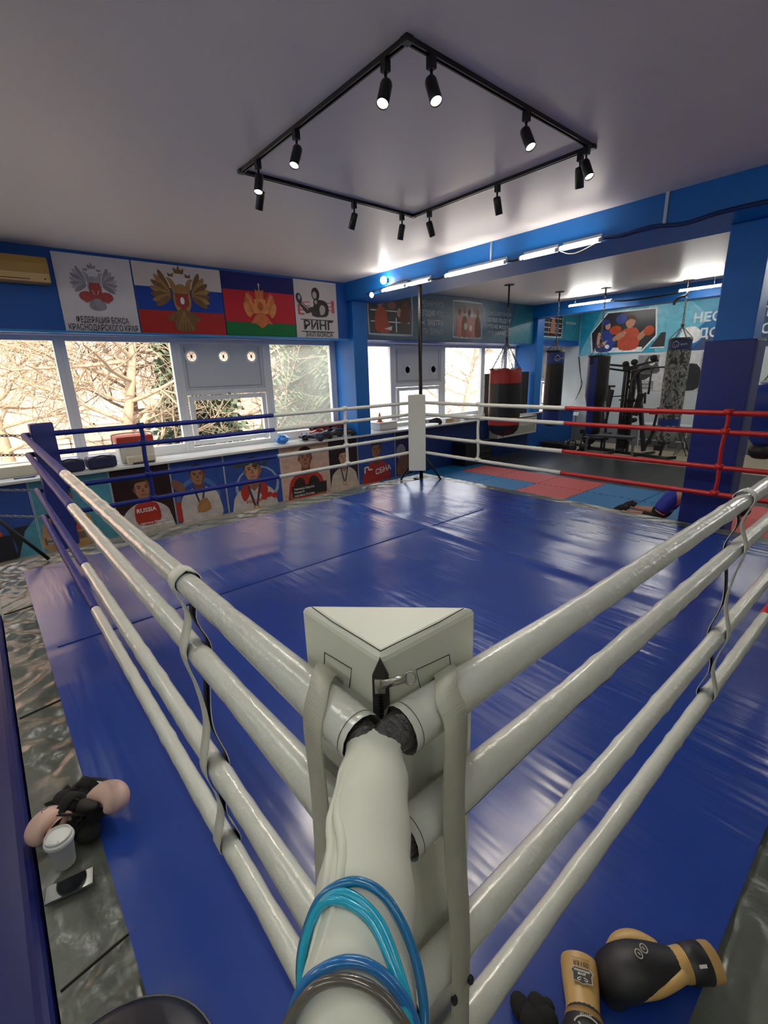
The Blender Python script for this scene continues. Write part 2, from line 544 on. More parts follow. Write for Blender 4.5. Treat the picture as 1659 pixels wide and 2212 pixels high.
BARK, BARK_L = M('pale_bark', 'a08a70', 0.9), M('dark_bark', '6a5646', 0.9)
def branch(mb, p, d, L, r, depth, rng, bm):
    pts, rad = [p], [r]
    n = 5
    for i in range(n):
        d = (d+Vector((rng.uniform(-.22, .22), rng.uniform(-.22, .22), rng.uniform(-.14, .2)))).normalized()
        p = p+d*(L/n); pts.append(p); rad.append(max(r*(1-0.6*(i+1)/n), 0.006))
        if depth > 0 and i >= 1:
            for _ in range(2 if depth > 1 else 2):
                s = d.orthogonal().normalized()
                s = Matrix.Rotation(rng.uniform(0, 2*PI), 3, d) @ s
                dd = (d*0.55+s*rng.uniform(0.6, 1.0)).normalized()
                branch(mb, p, dd, L*rng.uniform(0.45, 0.68), rad[-1]*0.62, depth-1, rng, bm)
    mb.tube(pts, rad, bm, 5 if depth < 2 else 7, caps=False)
def bare_tree(x, y, h, seed, label, lean=(0, 0), bm=BARK):
    rng = random.Random(seed)
    t = thing('bare_tree', label, 'tree', (x, y, -1.6), 'bare trees outside the windows')
    tr = MB(); top = Vector((x+lean[0], y+lean[1], -1.6+h))
    pts = smooth_path([(x, y, -1.7), (x+lean[0]*.3, y+lean[1]*.2, -1.6+h*.35), (x+lean[0]*.7, y+lean[1]*.7, -1.6+h*.7), top], 4)
    tr.tube(pts, [0.16*(1-0.7*i/(len(pts)-1)) for i in range(len(pts))], bm, 9)
    tr.build('trunk', t)
    cr = MB()
    for i in range(3, len(pts)):
        for _ in range(2):
            a = rng.uniform(0, 2*PI)
            branch(cr, pts[i], Vector((math.cos(a), math.sin(a), rng.uniform(-0.1, 0.6))).normalized(), h*rng.uniform(0.3, 0.5), 0.055, 2, rng, bm)
    cr.build('crown', t)
bare_tree(-12.5, 2.2, 5.5, 3, 'bare spreading tree seen through the leftmost large window', (0.3, 0.8))
bare_tree(-14.5, 6.2, 6.0, 5, 'bare tree outside with pale tangled branches beside the spruce', (-0.4, -1.0))
bare_tree(-17.0, 3.6, 7.0, 8, 'dark trunked bare tree farther off in the yard', (0.2, 0.4), BARK_L)
bare_tree(-13.0, 15.5, 5.5, 11, 'bare tree outside the windows behind the large red and black bag', (0.5, 0.6))
bare_tree(-16.0, 0.2, 6.5, 14, 'bare tree at the left end of the yard', (0.2, -0.6))
bare_tree(-16.0, 9.3, 5.2, 15, 'bare tree seen through the low sash under the round vents', (0.2, 0.5))

NEED = M('spruce_needles', '56634a', 0.8, noise=0.3, nscale=2)
def spruce(x, y, h, rad, seed, label):
    rng = random.Random(seed)
    t = thing('spruce_tree', label, 'tree', (x, y, -1.6))
    MB().tube([(x, y, -1.7), (x, y, -1.6+h)], [0.17, 0.03], BARK_L, 8).build('trunk', t)
    fo = MB(); z = 0.5
    while z < h-0.2:
        R = rad*(1-z/h)**0.8
        nb = max(6, int(R*8))
        for i in range(nb):
            a = rng.uniform(0, 2*PI); L = R*rng.uniform(0.75, 1.1)
            d = Vector((math.cos(a), math.sin(a), 0)); s = Vector((-d.y, d.x, 0))
            for k in range(7):
                f = (k+0.6)/7
                c = Vector((x, y, -1.6+z))+d*(L*f)+Vector((0, 0, -0.35*L*f*f+0.1*f))
                for sg in (-1, 1):
                    w = 0.34*(1-0.55*f)*rng.uniform(.7, 1.2)
                    e = c+s*(sg*w)+d*0.12+Vector((0, 0, -w*rng.uniform(0.5, 1.1)))
                    fo.add([c, c+d*0.16, e+d*0.06, e-d*0.04], [(0, 1, 2, 3)], NEED)
        z += 0.2
    fo.build('needles', t)
spruce(-13.5, 4.55, 9.0, 1.55, 21, 'tall spruce with drooping boughs left of the vent panel window')
spruce(-12.5, 7.6, 9.0, 1.7, 22, 'large spruce filling the misted window right of the round vents')
# ------------------------------------------------------------ the boxing ring
L = 5.2
RZ = (0.497, 0.767, 1.115, 1.30)
def noise_h(x, y):
    return 0.5*math.sin(x*1.7+y*0.6)+0.3*math.sin(x*0.9-y*2.3+1.0)+0.2*math.sin(x*3.1+y*1.9+2.0)
def gauss(d, w):
    return math.exp(-(d/w)**2)
CANV = M('blue_canvas_vinyl', '1b3580', 0.3)
nt = CANV.node_tree; pb = nt.nodes['Principled BSDF']
pb.inputs['Specular IOR Level'].default_value = 0.6
tc = nt.nodes.new('ShaderNodeTexCoord')
def tex(scale, sc, detail=3, rot=0.0):
    mp = nt.nodes.new('ShaderNodeMapping'); mp.inputs['Scale'].default_value = sc; mp.inputs['Rotation'].default_value = (0, 0, rot)
    n = nt.nodes.new('ShaderNodeTexNoise'); n.inputs['Scale'].default_value = scale; n.inputs['Detail'].default_value = detail
    nt.links.new(tc.outputs['Object'], mp.inputs['Vector']); nt.links.new(mp.outputs[0], n.inputs['Vector'])
    return n
n1 = tex(1.0, (0.9, 11.0, 1), 2, 0.12)           # long fine wrinkles along the ring
n2 = tex(3.0, (1, 1.3, 1), 4)
n3 = tex(1.2, (1, 1, 1), 2)
mr = nt.nodes.new('ShaderNodeMapRange'); mr.inputs[1].default_value = 0.42; mr.inputs[2].default_value = 0.62
nt.links.new(n3.outputs[0], mr.inputs[0])
mu = nt.nodes.new('ShaderNodeMath'); mu.operation = 'MULTIPLY'
nt.links.new(n1.outputs[0], mu.inputs[0]); nt.links.new(mr.outputs[0], mu.inputs[1])
ad = nt.nodes.new('ShaderNodeMath'); ad.operation = 'MULTIPLY_ADD'; ad.inputs[1].default_value = 0.35
nt.links.new(n2.outputs[0], ad.inputs[0]); nt.links.new(mu.outputs[0], ad.inputs[2])
bp = nt.nodes.new('ShaderNodeBump'); bp.inputs['Strength'].default_value = 0.42; bp.inputs['Distance'].default_value = 0.02
nt.links.new(ad.outputs[0], bp.inputs['Height']); nt.links.new(bp.outputs[0], pb.inputs['Normal'])
rr_ = nt.nodes.new('ShaderNodeMapRange'); rr_.inputs[3].default_value = 0.17; rr_.inputs[4].default_value = 0.27
nt.links.new(n2.outputs[0], rr_.inputs[0]); nt.links.new(rr_.outputs[0], pb.inputs['Roughness'])
cmx = nt.nodes.new('ShaderNodeMixRGB'); cmx.inputs[1].default_value = lin('19327c'); cmx.inputs[2].default_value = lin('1f3d8e')
nt.links.new(n3.outputs[0], cmx.inputs[0]); nt.links.new(cmx.outputs[0], pb.inputs['Base Color'])

ring = thing('ring_platform', 'low boxing ring platform covered in blue vinyl canvas with grey edging', 'boxing ring', (-2.5, 2.6, FLOOR))
X0, X1, Y0, Y1 = -5.2, 0.26, -0.265, 5.5
gx, gy = 110, 116
vs, fs = [], []
for j in range(gy+1):
    for i in range(gx+1):
        x = X0+(X1-X0)*i/gx; y = Y0+(Y1-Y0)*j/gy
        e = min(x-X0, X1-x, y-Y0, Y1-y)
        z = 0.002*noise_h(x, y)*min(1, e*4)
        ridge = gauss(y-3.46-0.05*math.sin(x), 0.05)*(1 if x < -1.4 else max(0, 1-(x+1.4)*1.2))
        z += 0.016*ridge
        z -= 0.004*gauss(x+3.28, 0.03)*(1 if y < 4.6 else 0)
        z += 0.006*gauss(x+3.95-0.05*y, 0.09)*gauss(y-1.2, 1.1)
        vs.append((x, y, z))
for j in range(gy):
    for i in range(gx):
        a = j*(gx+1)+i
        fs.append((a, a+1, a+gx+2, a+gx+1))
MB().add(vs, fs, CANV, True).build('canvas', ring)
SEAM = M('canvas_seam', '14235e', 0.4)
MB().bb(-3.2935, -3.2905, -0.2, 4.55, -0.002, 0.0035, SEAM).build('canvas_seam', ring)
MB().bb(-5.0, -3.3, 0.86, 0.8625, 0.0, 0.0045, SEAM).build('canvas_seam', ring)
MB().bb(-3.28, -2.2, 3.4, 3.4025, 0.0, 0.0045, SEAM).build('canvas_seam', ring)
def apron(x0, x1, y0, y1, seed):
    rng = random.Random(seed); nx = max(2, int((x1-x0)/0.025)); ny = max(2, int((y1-y0)/0.025)); vs, fs = [], []
    ph = [rng.uniform(0, 6) for _ in range(6)]
    lng = (x1-x0) > (y1-y0)
    for j in range(ny+1):
        for i in range(nx+1):
            x = x0+(x1-x0)*i/nx; y = y0+(y1-y0)*j/ny
            a, b = (x, y) if lng else (y, x)
            z = 0.007*math.sin(a*9+b*14+ph[0])*math.sin(a*3.3+ph[1])+0.006*(1-2*abs(math.sin(a*11-b*13+ph[2]+0.8*math.sin(a*5))))*math.sin(a*2.1+ph[4])+0.004*math.sin(a*37+b*31+ph[3])*math.sin(a*4.7+ph[5])
            f = min(1, min(x-x0, x1-x, y-y0, y1-y)/0.03); vs.append((x, y, -0.024+z*(0.4+1.2*f)*(1.0 if seed in (1, 4) else 0.35)))
    for j in range(ny):
        for i in range(nx):
            k = j*(nx+1)+i; fs.append((k, k+1, k+nx+2, k+nx+1))
    MB().add(vs, fs, GREYV, True).build('apron_strip', ring)
apron(-5.62, 0.55, -0.47, -0.23, 1)
apron(-5.62, 0.55, 5.47, 5.76, 2)
apron(-5.62, -5.17, -0.25, 5.5, 3)
apron(0.23, 0.55, -0.25, 5.5, 4)
sm = MB()
for xx in (-1.02, -2.6, -4.2):
    MB().box((xx, -0.35, -0.006), (0.003, 0.22, 0.012), THREAD, Matrix.Rotation(0.15, 3, 'Z')).build('apron_seam', ring)
MB().bb(-5.6, 0.53, -0.45, 5.74, -0.16, -0.075, M('ring_deck_board', '5a4a38', 0.8)).build('deck', ring)
sk = MB()
SKB = M('blue_ring_skirt', '14206a', 0.45)
sk.bb(-5.62, 0.55, -0.475, -0.45, FLOOR, -0.07, SKB); sk.bb(-5.62, 0.55, 5.74, 5.765, FLOOR, -0.07, SKB)
sk.bb(-5.64, -5.6, -0.475, 5.765, FLOOR, -0.07, SKB); sk.bb(0.53, 0.57, -0.475, 5.765, FLOOR, -0.07, SKB)
sk.build('skirt', ring)

# --- ropes: each side carries four; the colour changes at mid-length
SIDES = {'nl': ((0, 0), (-1, 0), 'near left'), 'nr': ((0, 0), (0, 1), 'near right'), 'fl': ((-L, 0), (0, 1), 'window'), 'fr': ((-L, L), (1, 0), 'far')}
COLS = {'nl': (TAPE_W, VINYL_B), 'nr': (TAPE_W, VINYL_R), 'fl': (VINYL_B, VINYL_W), 'fr': (VINYL_W, VINYL_R)}
CNAME = {'nl': 'white then dark blue', 'nr': 'taped white', 'fl': 'dark blue then white', 'fr': 'white then red'}
SNAME = {'nl': 'left of the near corner pad', 'nr': 'right of the near corner pad',
         'fl': 'along the windows', 'fr': 'on the far side before the foam mats'}
LEVEL = ('lowest', 'second lowest', 'second highest', 'topmost')
def rope_line(o, d, z, t0, t1, sag, n):
    pts = []
    for i in range(n+1):
        t = t0+(t1-t0)*i/n; s = t/L
        pts.append(Vector((o[0]+d[0]*t, o[1]+d[1]*t, z-sag*4*s*(1-s))))
    return pts
for sd, (o, d, nm) in SIDES.items():
    for k, z in enumerate(RZ):
        sag = 0.012 if k else 0.018
        r = 0.026
        lab = f"{LEVEL[k]} ring rope {SNAME[sd]}, {CNAME[sd]}"
        cat = 'ring rope'
        rope = thing('ring_rope', lab, cat, (o[0], o[1], z), 'ring ropes')
        rng = random.Random(hash((sd, k)) % 1000 if False else len(sd)*7+k*13+ord(sd[1]))
        a0, a1 = 0.0, L
        if sd in ('nl', 'nr'):
            a0 = 0.045 if (sd, k) != ('nl', 3) else 0.02
        near = COLS[sd]
        pts = rope_line(o, d, z, a0, L/2, sag, 60)
        rad = [r*(1+0.045*rng.uniform(-1, 1)) for _ in pts]
        if sd in ('nl', 'nr'):
            i = 14
            while i < 58:
                rad[i] *= 1.06
                i += rng.randint(4, 8)
        if sd in ('nl', 'nr'):
            for i in range(10):
                rad[i] = r*(1.28-0.028*i)
        MB().tube(pts, rad, near[0], 16, caps=not sd.startswith('n')).build('rope_cover', rope)
        pts2 = rope_line(o, d, z, L/2, L, sag, 60)
        MB().tube(pts2, [r*(0.97+0.05*rng.uniform(-1, 1)) for _ in pts2], near[1], 14).build('rope_cover', rope, label=None)
        if sd in ('nl', 'nr'):
            # dark wrapped core at the open end, stitched hem, tape joints
            e = rope_line(o, d, z, -0.01, 0.12, 0, 6)
            MB().tube(e, [0.016, 0.022, 0.025, 0.026, 0.026, 0.026, 0.026], M('film_wrapped_core', '3a3a3a', 0.12, bump=0.8, bscale=90, coat=0.8), 14).build('rope_core', rope)
            if (sd, k) in (('nr', 2), ('nr', 0), ('nl', 1), ('nl', 0)):
                out = Vector((0.8, 0, -0.6)) if sd == 'nr' else Vector((0, -0.8, -0.6))
                MB().tube([p+out*(q*1.004) for p, q in zip(pts[2:34], rad[2:34])], 0.0012, THREAD, 5).build('cover_seam', rope)
            hem = [pts[0]+Vector((d[0]*0.011, d[1]*0.011, 0)), pts[0]+Vector((d[0]*0.0122, d[1]*0.0122, 0))]
            MB().tube(hem, rad[0]*1.006, THREAD, 24, caps=False).build('hem_stitch', rope)

# --- straps that tie the four ropes together
def spacer(sd, t, mat, back, label, w=0.035, loose=1.0):
    o, d, _ = SIDES[sd]
    n = Vector((-d[1], d[0], 0))                      # into the ring or out of it
    if sd == 'nl': n = Vector((0, -1, 0))
    if sd == 'nr': n = Vector((1, 0, 0))
    if sd == 'fl': n = Vector((1, 0, 0))
    if sd == 'fr': n = Vector((0, -1, 0))
    wv = Vector((d[0], d[1], 0))
    base = Vector((o[0]+d[0]*t, o[1]+d[1]*t, 0))
    sp = thing('rope_spacer', label, 'strap', tuple(base), 'straps tying the ring ropes')
    z = RZ; R = 0.031
    for sgn in (1, -1):
        P = [(0.0, z[3]+R), (sgn*R, z[3]), (sgn*0.006, (z[3]+z[2])/2), (sgn*R, z[2]), (sgn*0.012, z[2]-0.11), (sgn*0.005, (z[2]+z[1])/2-0.05),
             (sgn*R, z[1]), (sgn*0.012, z[1]-0.09), (sgn*0.005, (z[1]+z[0])/2-0.03), (sgn*R, z[0]), (0, z[0]-R)]
        path = smooth_path([base+n*a+Vector((0, 0, b)) for a, b in P], 6)
        ww = -wv*w if sd == 'nl' else wv*w
        MB().ribbon(path, ww*sgn, mat, 0.0025, back).build('strap', sp)
    return sp
spacer('nl', 0.70, VINYL_W, NAVY, 'white strap weaving around the four ropes left of the near corner pad', 0.046)
spacer('nr', 1.68, VINYL_W, NAVY, 'white strap weaving around the four ropes right of the near corner pad', 0.042)
def tube_spacer(sd, t, mat, label):
    o, d, _ = SIDES[sd]
    base = Vector((o[0]+d[0]*t, o[1]+d[1]*t, 0))
    sp = thing('rope_spacer', label, 'strap', tuple(base), 'straps tying the ring ropes')
    for a in range(3):
        pts = smooth_path([base+Vector((0, 0, RZ[a+1]-0.01)), base+Vector((d[0]*0.008*(-1)**a, d[1]*0.008*(-1)**a, (RZ[a]+RZ[a+1])/2)), base+Vector((0, 0, RZ[a]+0.01))], 5)
        MB().tube(pts, (0.023, 0.018), mat, 12).build('strap_sleeve', sp)
    for a in range(4):
        c = base+Vector((0, 0, RZ[a])); dv = Vector((d[0], d[1], 0))*0.035
        MB().tube([c-dv, c+dv], 0.0315, mat, 16).build('strap_loop', sp)
    return sp
tube_spacer('fl', 1.02, VINYL_B, 'dark blue spacer joining the four ropes along the windows at left')
tube_spacer('fl', 3.74, VINYL_W, 'white spacer joining the four ropes in front of the gloves on the sill')
tube_spacer('fr', 1.27, VINYL_W, 'white spacer joining the four far ropes before the large red and black bag')
tube_spacer('fr', 4.27, VINYL_R, 'red spacer joining the four far ropes before the blue column pad')

# --- corner pads: triangular cushions, flat face into the ring
def pad_shape(mb, ap, sx, sy, leg, z0, z1, m):
    a = Vector((ap[0], ap[1], 0)); b = a+Vector((sx*leg, 0, 0)); c = a+Vector((0, sy*leg, 0))
    mb.prism([p+Vector((0, 0, z0)) for p in (a, b, c)], (0, 0, z1-z0), m)
    return a, b, c
def corner_pad(ap, sx, sy, z0, z1, m, label):
    p = thing('corner_pad', label, 'corner pad', (ap[0], ap[1], z0), 'ring corner pads')
    b = MB(); pad_shape(b, ap, sx, sy, 0.205, z0, z1, m)
    b.build('pad_cover', p, bevel=0.012, seg=3)
    return p
def strip(p, q, w, n, th, m, mb):
    p, q, n = Vector(p), Vector(q), Vector(n); d = (q-p).normalized(); s = d.cross(n).normalized()*w/2
    mb.prism([p-s, q-s, q+s, p+s], n*th, m)
npad = corner_pad((-0.041, 0.049), -1, 1, 0.12, 1.390, PAD_W, 'white triangular corner pad with black zip, nearest the camera')
ap = Vector((-0.041, 0.049, 0))
st = MB()
tz = 1.3865
A_, B_, C_ = ap+Vector((-0.012, 0.012, tz)), ap+Vector((-0.19, 0.012, tz)), ap+Vector((-0.012, 0.19, tz))
def stitch_line(pts, n, name='stitch'):
    mb = MB(); n = Vector(n)
    pts = [Vector(p) for p in pts]
    mb.tube(pts, 0.0008, THREAD, 5)
    mb.build(name, npad)
zt = 1.3903
stitch_line([ap+Vector((-0.180, 0.008, zt)), ap+Vector((-0.12, 0.0055, zt)), ap+Vector((-0.008, 0.008, zt))], (0, 0, 1))
stitch_line([ap+Vector((-0.008, 0.180, zt)), ap+Vector((-0.0055, 0.12, zt)), ap+Vector((-0.008, 0.008, zt))], (0, 0, 1))
PL = [(-0.144, 1.288), (-0.138, 1.330), (-0.066, 1.337), (-0.075, 1.300)]
stitch_line([(ap.x+u, ap.y-0.0004, z) for u, z in PL], (0, -1, 0), 'patch_stitch')
stitch_line([(ap.x+0.0004, ap.y-u, z) for u, z in PL], (1, 0, 0), 'patch_stitch')
zp = MB(); dn = Vector((1, -1, 0)).normalized(); sd_ = Vector((1, 1, 0)).normalized()
zc = ap+dn*-0.001
ZIP = M('black_zip_tape', '1d1c1a', 0.7)
outl = [(0, 1.388), (-0.011, 1.362), (-0.0135, 1.16), (0.0135, 1.16), (0.011, 1.362)]
zp.prism([zc+sd_*a+Vector((0, 0, b)) for a, b in outl], dn*0.006, ZIP)
for i in range(38):
    z = 1.165+i*0.005
    zp.box(zc+dn*0.007+Vector((0, 0, z)), (0.006, 0.004, 0.002), M('zip_teeth', '0c0c0c', 0.3), Matrix.Rotation(PI/4, 3, 'Z'))
zp = zp.build('zip', npad)
zl = MB()
zl.box(zc+dn*0.010+Vector((0, 0, 1.352)), (0.014, 0.008, 0.022), CHROME, Matrix.Rotation(PI/4, 3, 'Z'))
q0 = zc+dn*0.015+Vector((0, 0, 1.355)); q1 = q0+sd_*0.036+Vector((0, 0, 0.012)); q2 = q1+dn*0.004
zl.ribbon([q0, (q0+q1)/2, q1], Vector((0, 0, 0.012))-dn*0.002, CHROME, 0.002)
rc = q1+sd_*0.004
zl.tube([rc+sd_*(0.008*math.cos(t))+Vector((0, 0, 0.010*math.sin(t))) for t in [2*PI*i/14 for i in range(14)]], 0.0013, CHROME, 6, closed=True)
zl.build('zip_pull', zp)
# webbing straps: sewn below the patches, over the top ropes and down to the lower ropes
def pad_strap(axis):
    # axis 0 = left leg (faces -y), 1 = right leg (faces +x); (u along the leg, off the face, z)
    K = [(0.110, 0.0015, 1.304), (0.109, 0.005, 1.311), (0.099, 0.022, 1.330), (0.075, 0.048, 1.3385), (0.056, 0.066, 1.332), (0.048, 0.080, 1.312), (0.045, 0.0855, 1.28), (0.044, 0.084, 1.20), (0.048, 0.083, 1.10), (0.056, 0.083, 1.00), (0.066, 0.082, 0.9), (0.072, 0.081, 0.8), (0.075, 0.079, 0.72), (0.078, 0.074, 0.5), (0.08, 0.02, 0.42)]
    def P(u, off, z):
        return Vector((ap.x-u, ap.y-off, z)) if axis == 0 else Vector((ap.x+off, ap.y+u, z))
    if axis == 1:
        K = [(u+(0.012 if z < 1.32 and o_ > 0.05 else 0.004), o_, z) for u, o_, z in K]
    path = smooth_path([P(*k) for k in K], 5)
    ws = []
    for i, p in enumerate(path):
        w = Vector((0.044, 0, 0)) if axis == 0 else Vector((0, 0.044, 0))
        ws.append(w)
    s = MB().ribbon(path, ws, WEB, 0.0025).build('webbing_strap', npad)
    for sg in (-1, 1):
        MB().ell(P(0.075+0.012*axis+sg*0.021, 0.083, 0.735), (0.006, 0.006, 0.010), BLACK).build('strap_rivet', s)
pad_strap(0)
pad_strap(1)
corner_pad((-L-0.0+0.046, 0.046), 1, 1, 0.17, 1.41, PAD_B, 'dark blue corner pad at the far left end of the ropes')
corner_pad((-L+0.046, L-0.046), 1, -1, 0.20, 1.43, PAD_W, 'white corner pad in front of the dark far corner post')
corner_pad((-0.046, L-0.046), -1, -1, 0.2, 1.41, PAD_R, 'red corner pad where the red ropes end')

# --- padded tie from the near corner out to its post (the post itself stands behind the camera)
tie = thing('corner_tie', 'thick white padded tie running from the near corner pad towards the camera', 'corner tie', (0.0, 0.0, 1.3))
pt = smooth_path([(-0.012, 0.012, 1.300), (0.02, -0.018, 1.286), (0.07, -0.066, 1.266), (0.13, -0.123, 1.252), (0.21, -0.20, 1.24), (0.33, -0.32, 1.22), (0.50, -0.49, 1.20)], 6)
rad = []
for i in range(len(pt)):
    t = i/(len(pt)-1)
    b = 0.034+0.014*min(1, t*2.4)
    k = 0.0015*math.sin(i*1.3)+0.002*gauss(t-0.2, 0.06)
    rad.append((b+k, b*(0.62+0.42*min(1, t*4))))
MB().tube(pt, rad, PAD_W, 28, caps=False).build('tie_cover', tie)
hm = smooth_path([(-0.003, 0.004, 1.2965), (0.001, -0.0005, 1.2945)], 2)
MB().tube(hm, (0.0362, 0.0236), THREAD, 28, caps=False).build('hem_stitch', tie)
tie_path, tie_rad = pt, rad
fold = MB()
for a in (0.55, 0.9):
    pf = []
    for i in range(5, 22):
        t = i/(len(pt)-1); c = pt[i]; tg = (pt[i+1]-pt[i]).normalized(); s = tg.cross(Vector((0, 0, 1))).normalized(); w = s.cross(tg)
        ra, rb = rad[i]; an = a+0.25*math.sin(i*0.5)
        pf.append(c+s*(ra*0.97*math.cos(an))+w*(rb*0.97*math.sin(an)))
    fold.tube(pf, [0.001+0.005*math.sin(PI*k/(len(pf)-1)) for k in range(len(pf))], PAD_W, 8)
fold.build('cover_fold', tie)
MB().tube([pt[0], pt[3], pt[-1]], 0.02, M('film_wrapped_core', '3a3a3a', 0.12), 12).build('tie_core', tie)

post = thing('ring_post', 'dark steel ring post behind the camera at the near corner', 'ring post', (0.53, -0.52, FLOOR))
MB().tube([(0.53, -0.52, FLOOR), (0.53, -0.52, 1.42)], 0.045, BLACK_M, 16).build('pole', post)
MB().bb(0.38, 0.68, -0.67, -0.37, FLOOR, FLOOR+0.012, BLACK_M).build('base_plate', post)

# --- corner posts with braces
fp = thing('ring_post', 'tall dark steel pole rising to the beam behind the far white corner pad', 'ring post', (-5.31, 5.40, -0.02))
b = MB(); b.tube([(-5.31, 5.40, -0.02), (-5.31, 5.40, 3.10)], 0.032, M('brown_black_pole', '231a17', 0.3, metal=0.4), 16); b.build('pole', fp)
MB().bb(-5.41, -5.21, 5.30, 5.50, -0.02, -0.006, BLACK_M).build('base_plate', fp)
for e in ((-4.95, 5.52, -0.01), (-5.45, 5.04, -0.01)):
    MB().tube([(-5.31, 5.38, 0.5), e], 0.016, BLACK_M, 8).build('brace', fp)
lp = thing('ring_post', 'dark steel ring post with slanting brace outside the far left corner', 'ring post', (-5.95, -0.62, FLOOR))
MB().tube([(-5.95, -0.62, FLOOR), (-5.95, -0.62, 1.45)], 0.04, BLACK_M, 14).build('pole', lp)
MB().bb(-6.08, -5.82, -0.75, -0.49, FLOOR, FLOOR+0.012, BLACK_M).build('base_plate', lp)
MB().tube([(-5.93, -0.60, 0.78), (-5.41, -0.03, -0.005)], 0.018, BLACK_M, 8).build('brace', lp)
# chains from that post to the ropes' ends
def chain(p, q, name_label, n=None, parent=None, r=0.003, ln=0.036, m=STEEL, lab=None):
    p, q = Vector(p), Vector(q); d = q-p; n = n or max(3, int(d.length/(ln*0.74))); t = d.normalized()
    s = t.orthogonal().normalized(); w = t.cross(s)
    mb = MB()
    for i in range(n):
        c = p+d*((i+0.5)/n)-Vector((0, 0, 0.0)); a = s if i % 2 == 0 else w
        hl = d.length/n*0.68
        pts = [c+t*(hl*math.cos(k*PI/4))+a*(r*2.6*math.sin(k*PI/4)) for k in range(8)]
        mb.tube(pts, r, m, 5, closed=True)
    return mb
for k, nm in ((3, 'topmost'), (2, 'second highest'), (1, 'second lowest'), (0, 'lowest')):
    z = RZ[k]
    mb = chain((-5.92, -0.60, z), (-5.24, -0.03, z), '', r=0.0045, ln=0.06)
    mb.build('tie_chain', label=f'thin steel chain, {nm} of four holding the blue corner of the ropes', cat='chain', group='corner tie chains')
# ------------------------------------------------------------ track lighting under the ceiling
tx0, tx1, ty0, ty1 = -3.74, -1.76, 1.77, 3.74
TB = M('track_black', '161414', 0.3, spec=0.5)
tr = thing('track_light_frame', 'square of black lighting track fixed under the ceiling above the ring', 'lighting track', ((tx0+tx1)/2, (ty0+ty1)/2, CEIL))
def rail(a, b):
    a, b = Vector(a), Vector(b); d = (b-a).normalized(); s = Vector((-d.y, d.x, 0))
    mb = MB()
    for off, w, zz0, zz1 in ((0, 0.036, CEIL-0.012, CEIL), (0.013, 0.010, CEIL-0.026, CEIL-0.012), (-0.013, 0.010, CEIL-0.026, CEIL-0.012)):
        mb.prism([a+s*(off-w/2)+Vector((0, 0, zz0)), b+s*(off-w/2)+Vector((0, 0, zz0)), b+s*(off+w/2)+Vector((0, 0, zz0)), a+s*(off+w/2)+Vector((0, 0, zz0))], (0, 0, zz1-zz0), TB)
    mb.build('rail', tr)
cs = [(tx1, ty0, 0), (tx1, ty1, 0), (tx0, ty1, 0), (tx0, ty0, 0)]
for i in range(4):
    rail(cs[i], cs[(i+1) % 4])
for c in cs:
    MB().bb(c[0]-0.026, c[0]+0.026, c[1]-0.026, c[1]+0.026, CEIL-0.03, CEIL, TB).build('corner_joint', tr, bevel=0.004)
LENS = glow('lamp_lens', 'fff1dc', 30.0)
def track_head(x, y, aim, label, i):
    t = thing('track_spotlight', label, 'track spotlight', (x, y, CEIL-0.026), 'track spotlights')
    o = Vector((x, y, CEIL-0.026))
    MB().box(o+Vector((0, 0, -0.028)), (0.042, 0.042, 0.056), TB).build('adapter', t, bevel=0.003)
    MB().tube([o+Vector((0, 0, -0.05)), o+Vector((0, 0, -0.115))], 0.008, TB, 8).build('stem', t)
    d = Vector(aim).normalized(); c = o+Vector((0, 0, -0.12)); R = d.to_track_quat('Z', 'Y').to_matrix()
    can = MB().lathe([(0.010, -0.03), (0.030, -0.025), (0.034, -0.01), (0.034, 0.115), (0.031, 0.118), (0.030, 0.105), (0.029, 0.1)], c, TB, 20, R, caps=False)
    can.lathe([(0.010, -0.03), (0.001, -0.03)], c, TB, 20, R, caps=False)
    can = can.build('lamp_can', t)
    le = c+d*0.103
    MB().lathe([(0.029, 0.0), (0.024, 0.006), (0.001, 0.009)], le, LENS, 20, R, caps=False).build('lens', can)
    ld = bpy.data.lights.new('track_spot', 'SPOT')
    ld.energy = SPOT_W; ld.color = (1.0, 0.93, 0.80); ld.spot_size = math.radians(110); ld.spot_blend = 0.8; ld.shadow_soft_size = 0.03
    lo = bpy.data.objects.new('track_spot', ld); COL.objects.link(lo)
    lo.parent = t; lo.location = le+d*0.03-o
    lo.rotation_euler = d.to_track_quat('-Z', 'Y').to_euler()
HEADS = [(-1.93, ty0, (0.25, -0.5, -1), 'glowing track spotlight left of the near track corner'),
         (tx1, 1.95, (0.5, -0.15, -1), 'glowing track spotlight right of the near track corner'),
         (-2.87, ty0, (0.2, -0.45, -1), 'glowing track spotlight half way along the left near rail'),
         (tx1, 2.85, (0.55, -0.15, -1), 'glowing track spotlight half way along the right near rail'),
         (-3.45, ty0, (0.25, -0.3, -1), 'track spotlight with a sliver of glow near the left track corner'),
         (tx1, 3.66, (0.5, -0.2, -1), 'glowing track spotlight at the right track corner, overlapping a dark one'),
         (-1.85, ty1, (-0.1, 0.35, -1), 'dark track spotlight hanging beside the glowing one at the right corner'),
         (tx0, 1.93, (-0.45, -0.05, -1), 'dark track spotlight just past the left track corner'),
         (tx0, 2.93, (-0.4, -0.1, -1), 'dark track spotlight half way along the far left rail'),
         (tx0, 3.57, (-0.3, 0.0, -1), 'dark track spotlight just left of the far track corner'),
         (-3.50, ty1, (0.1, 0.35, -1), 'dark track spotlight just right of the far track corner'),
         (-2.64, ty1, (0.0, 0.35, -1), 'dark track spotlight half way along the far right rail')]
for i, (x, y, a, lb) in enumerate(HEADS):
    track_head(x, y, a, lb, i)

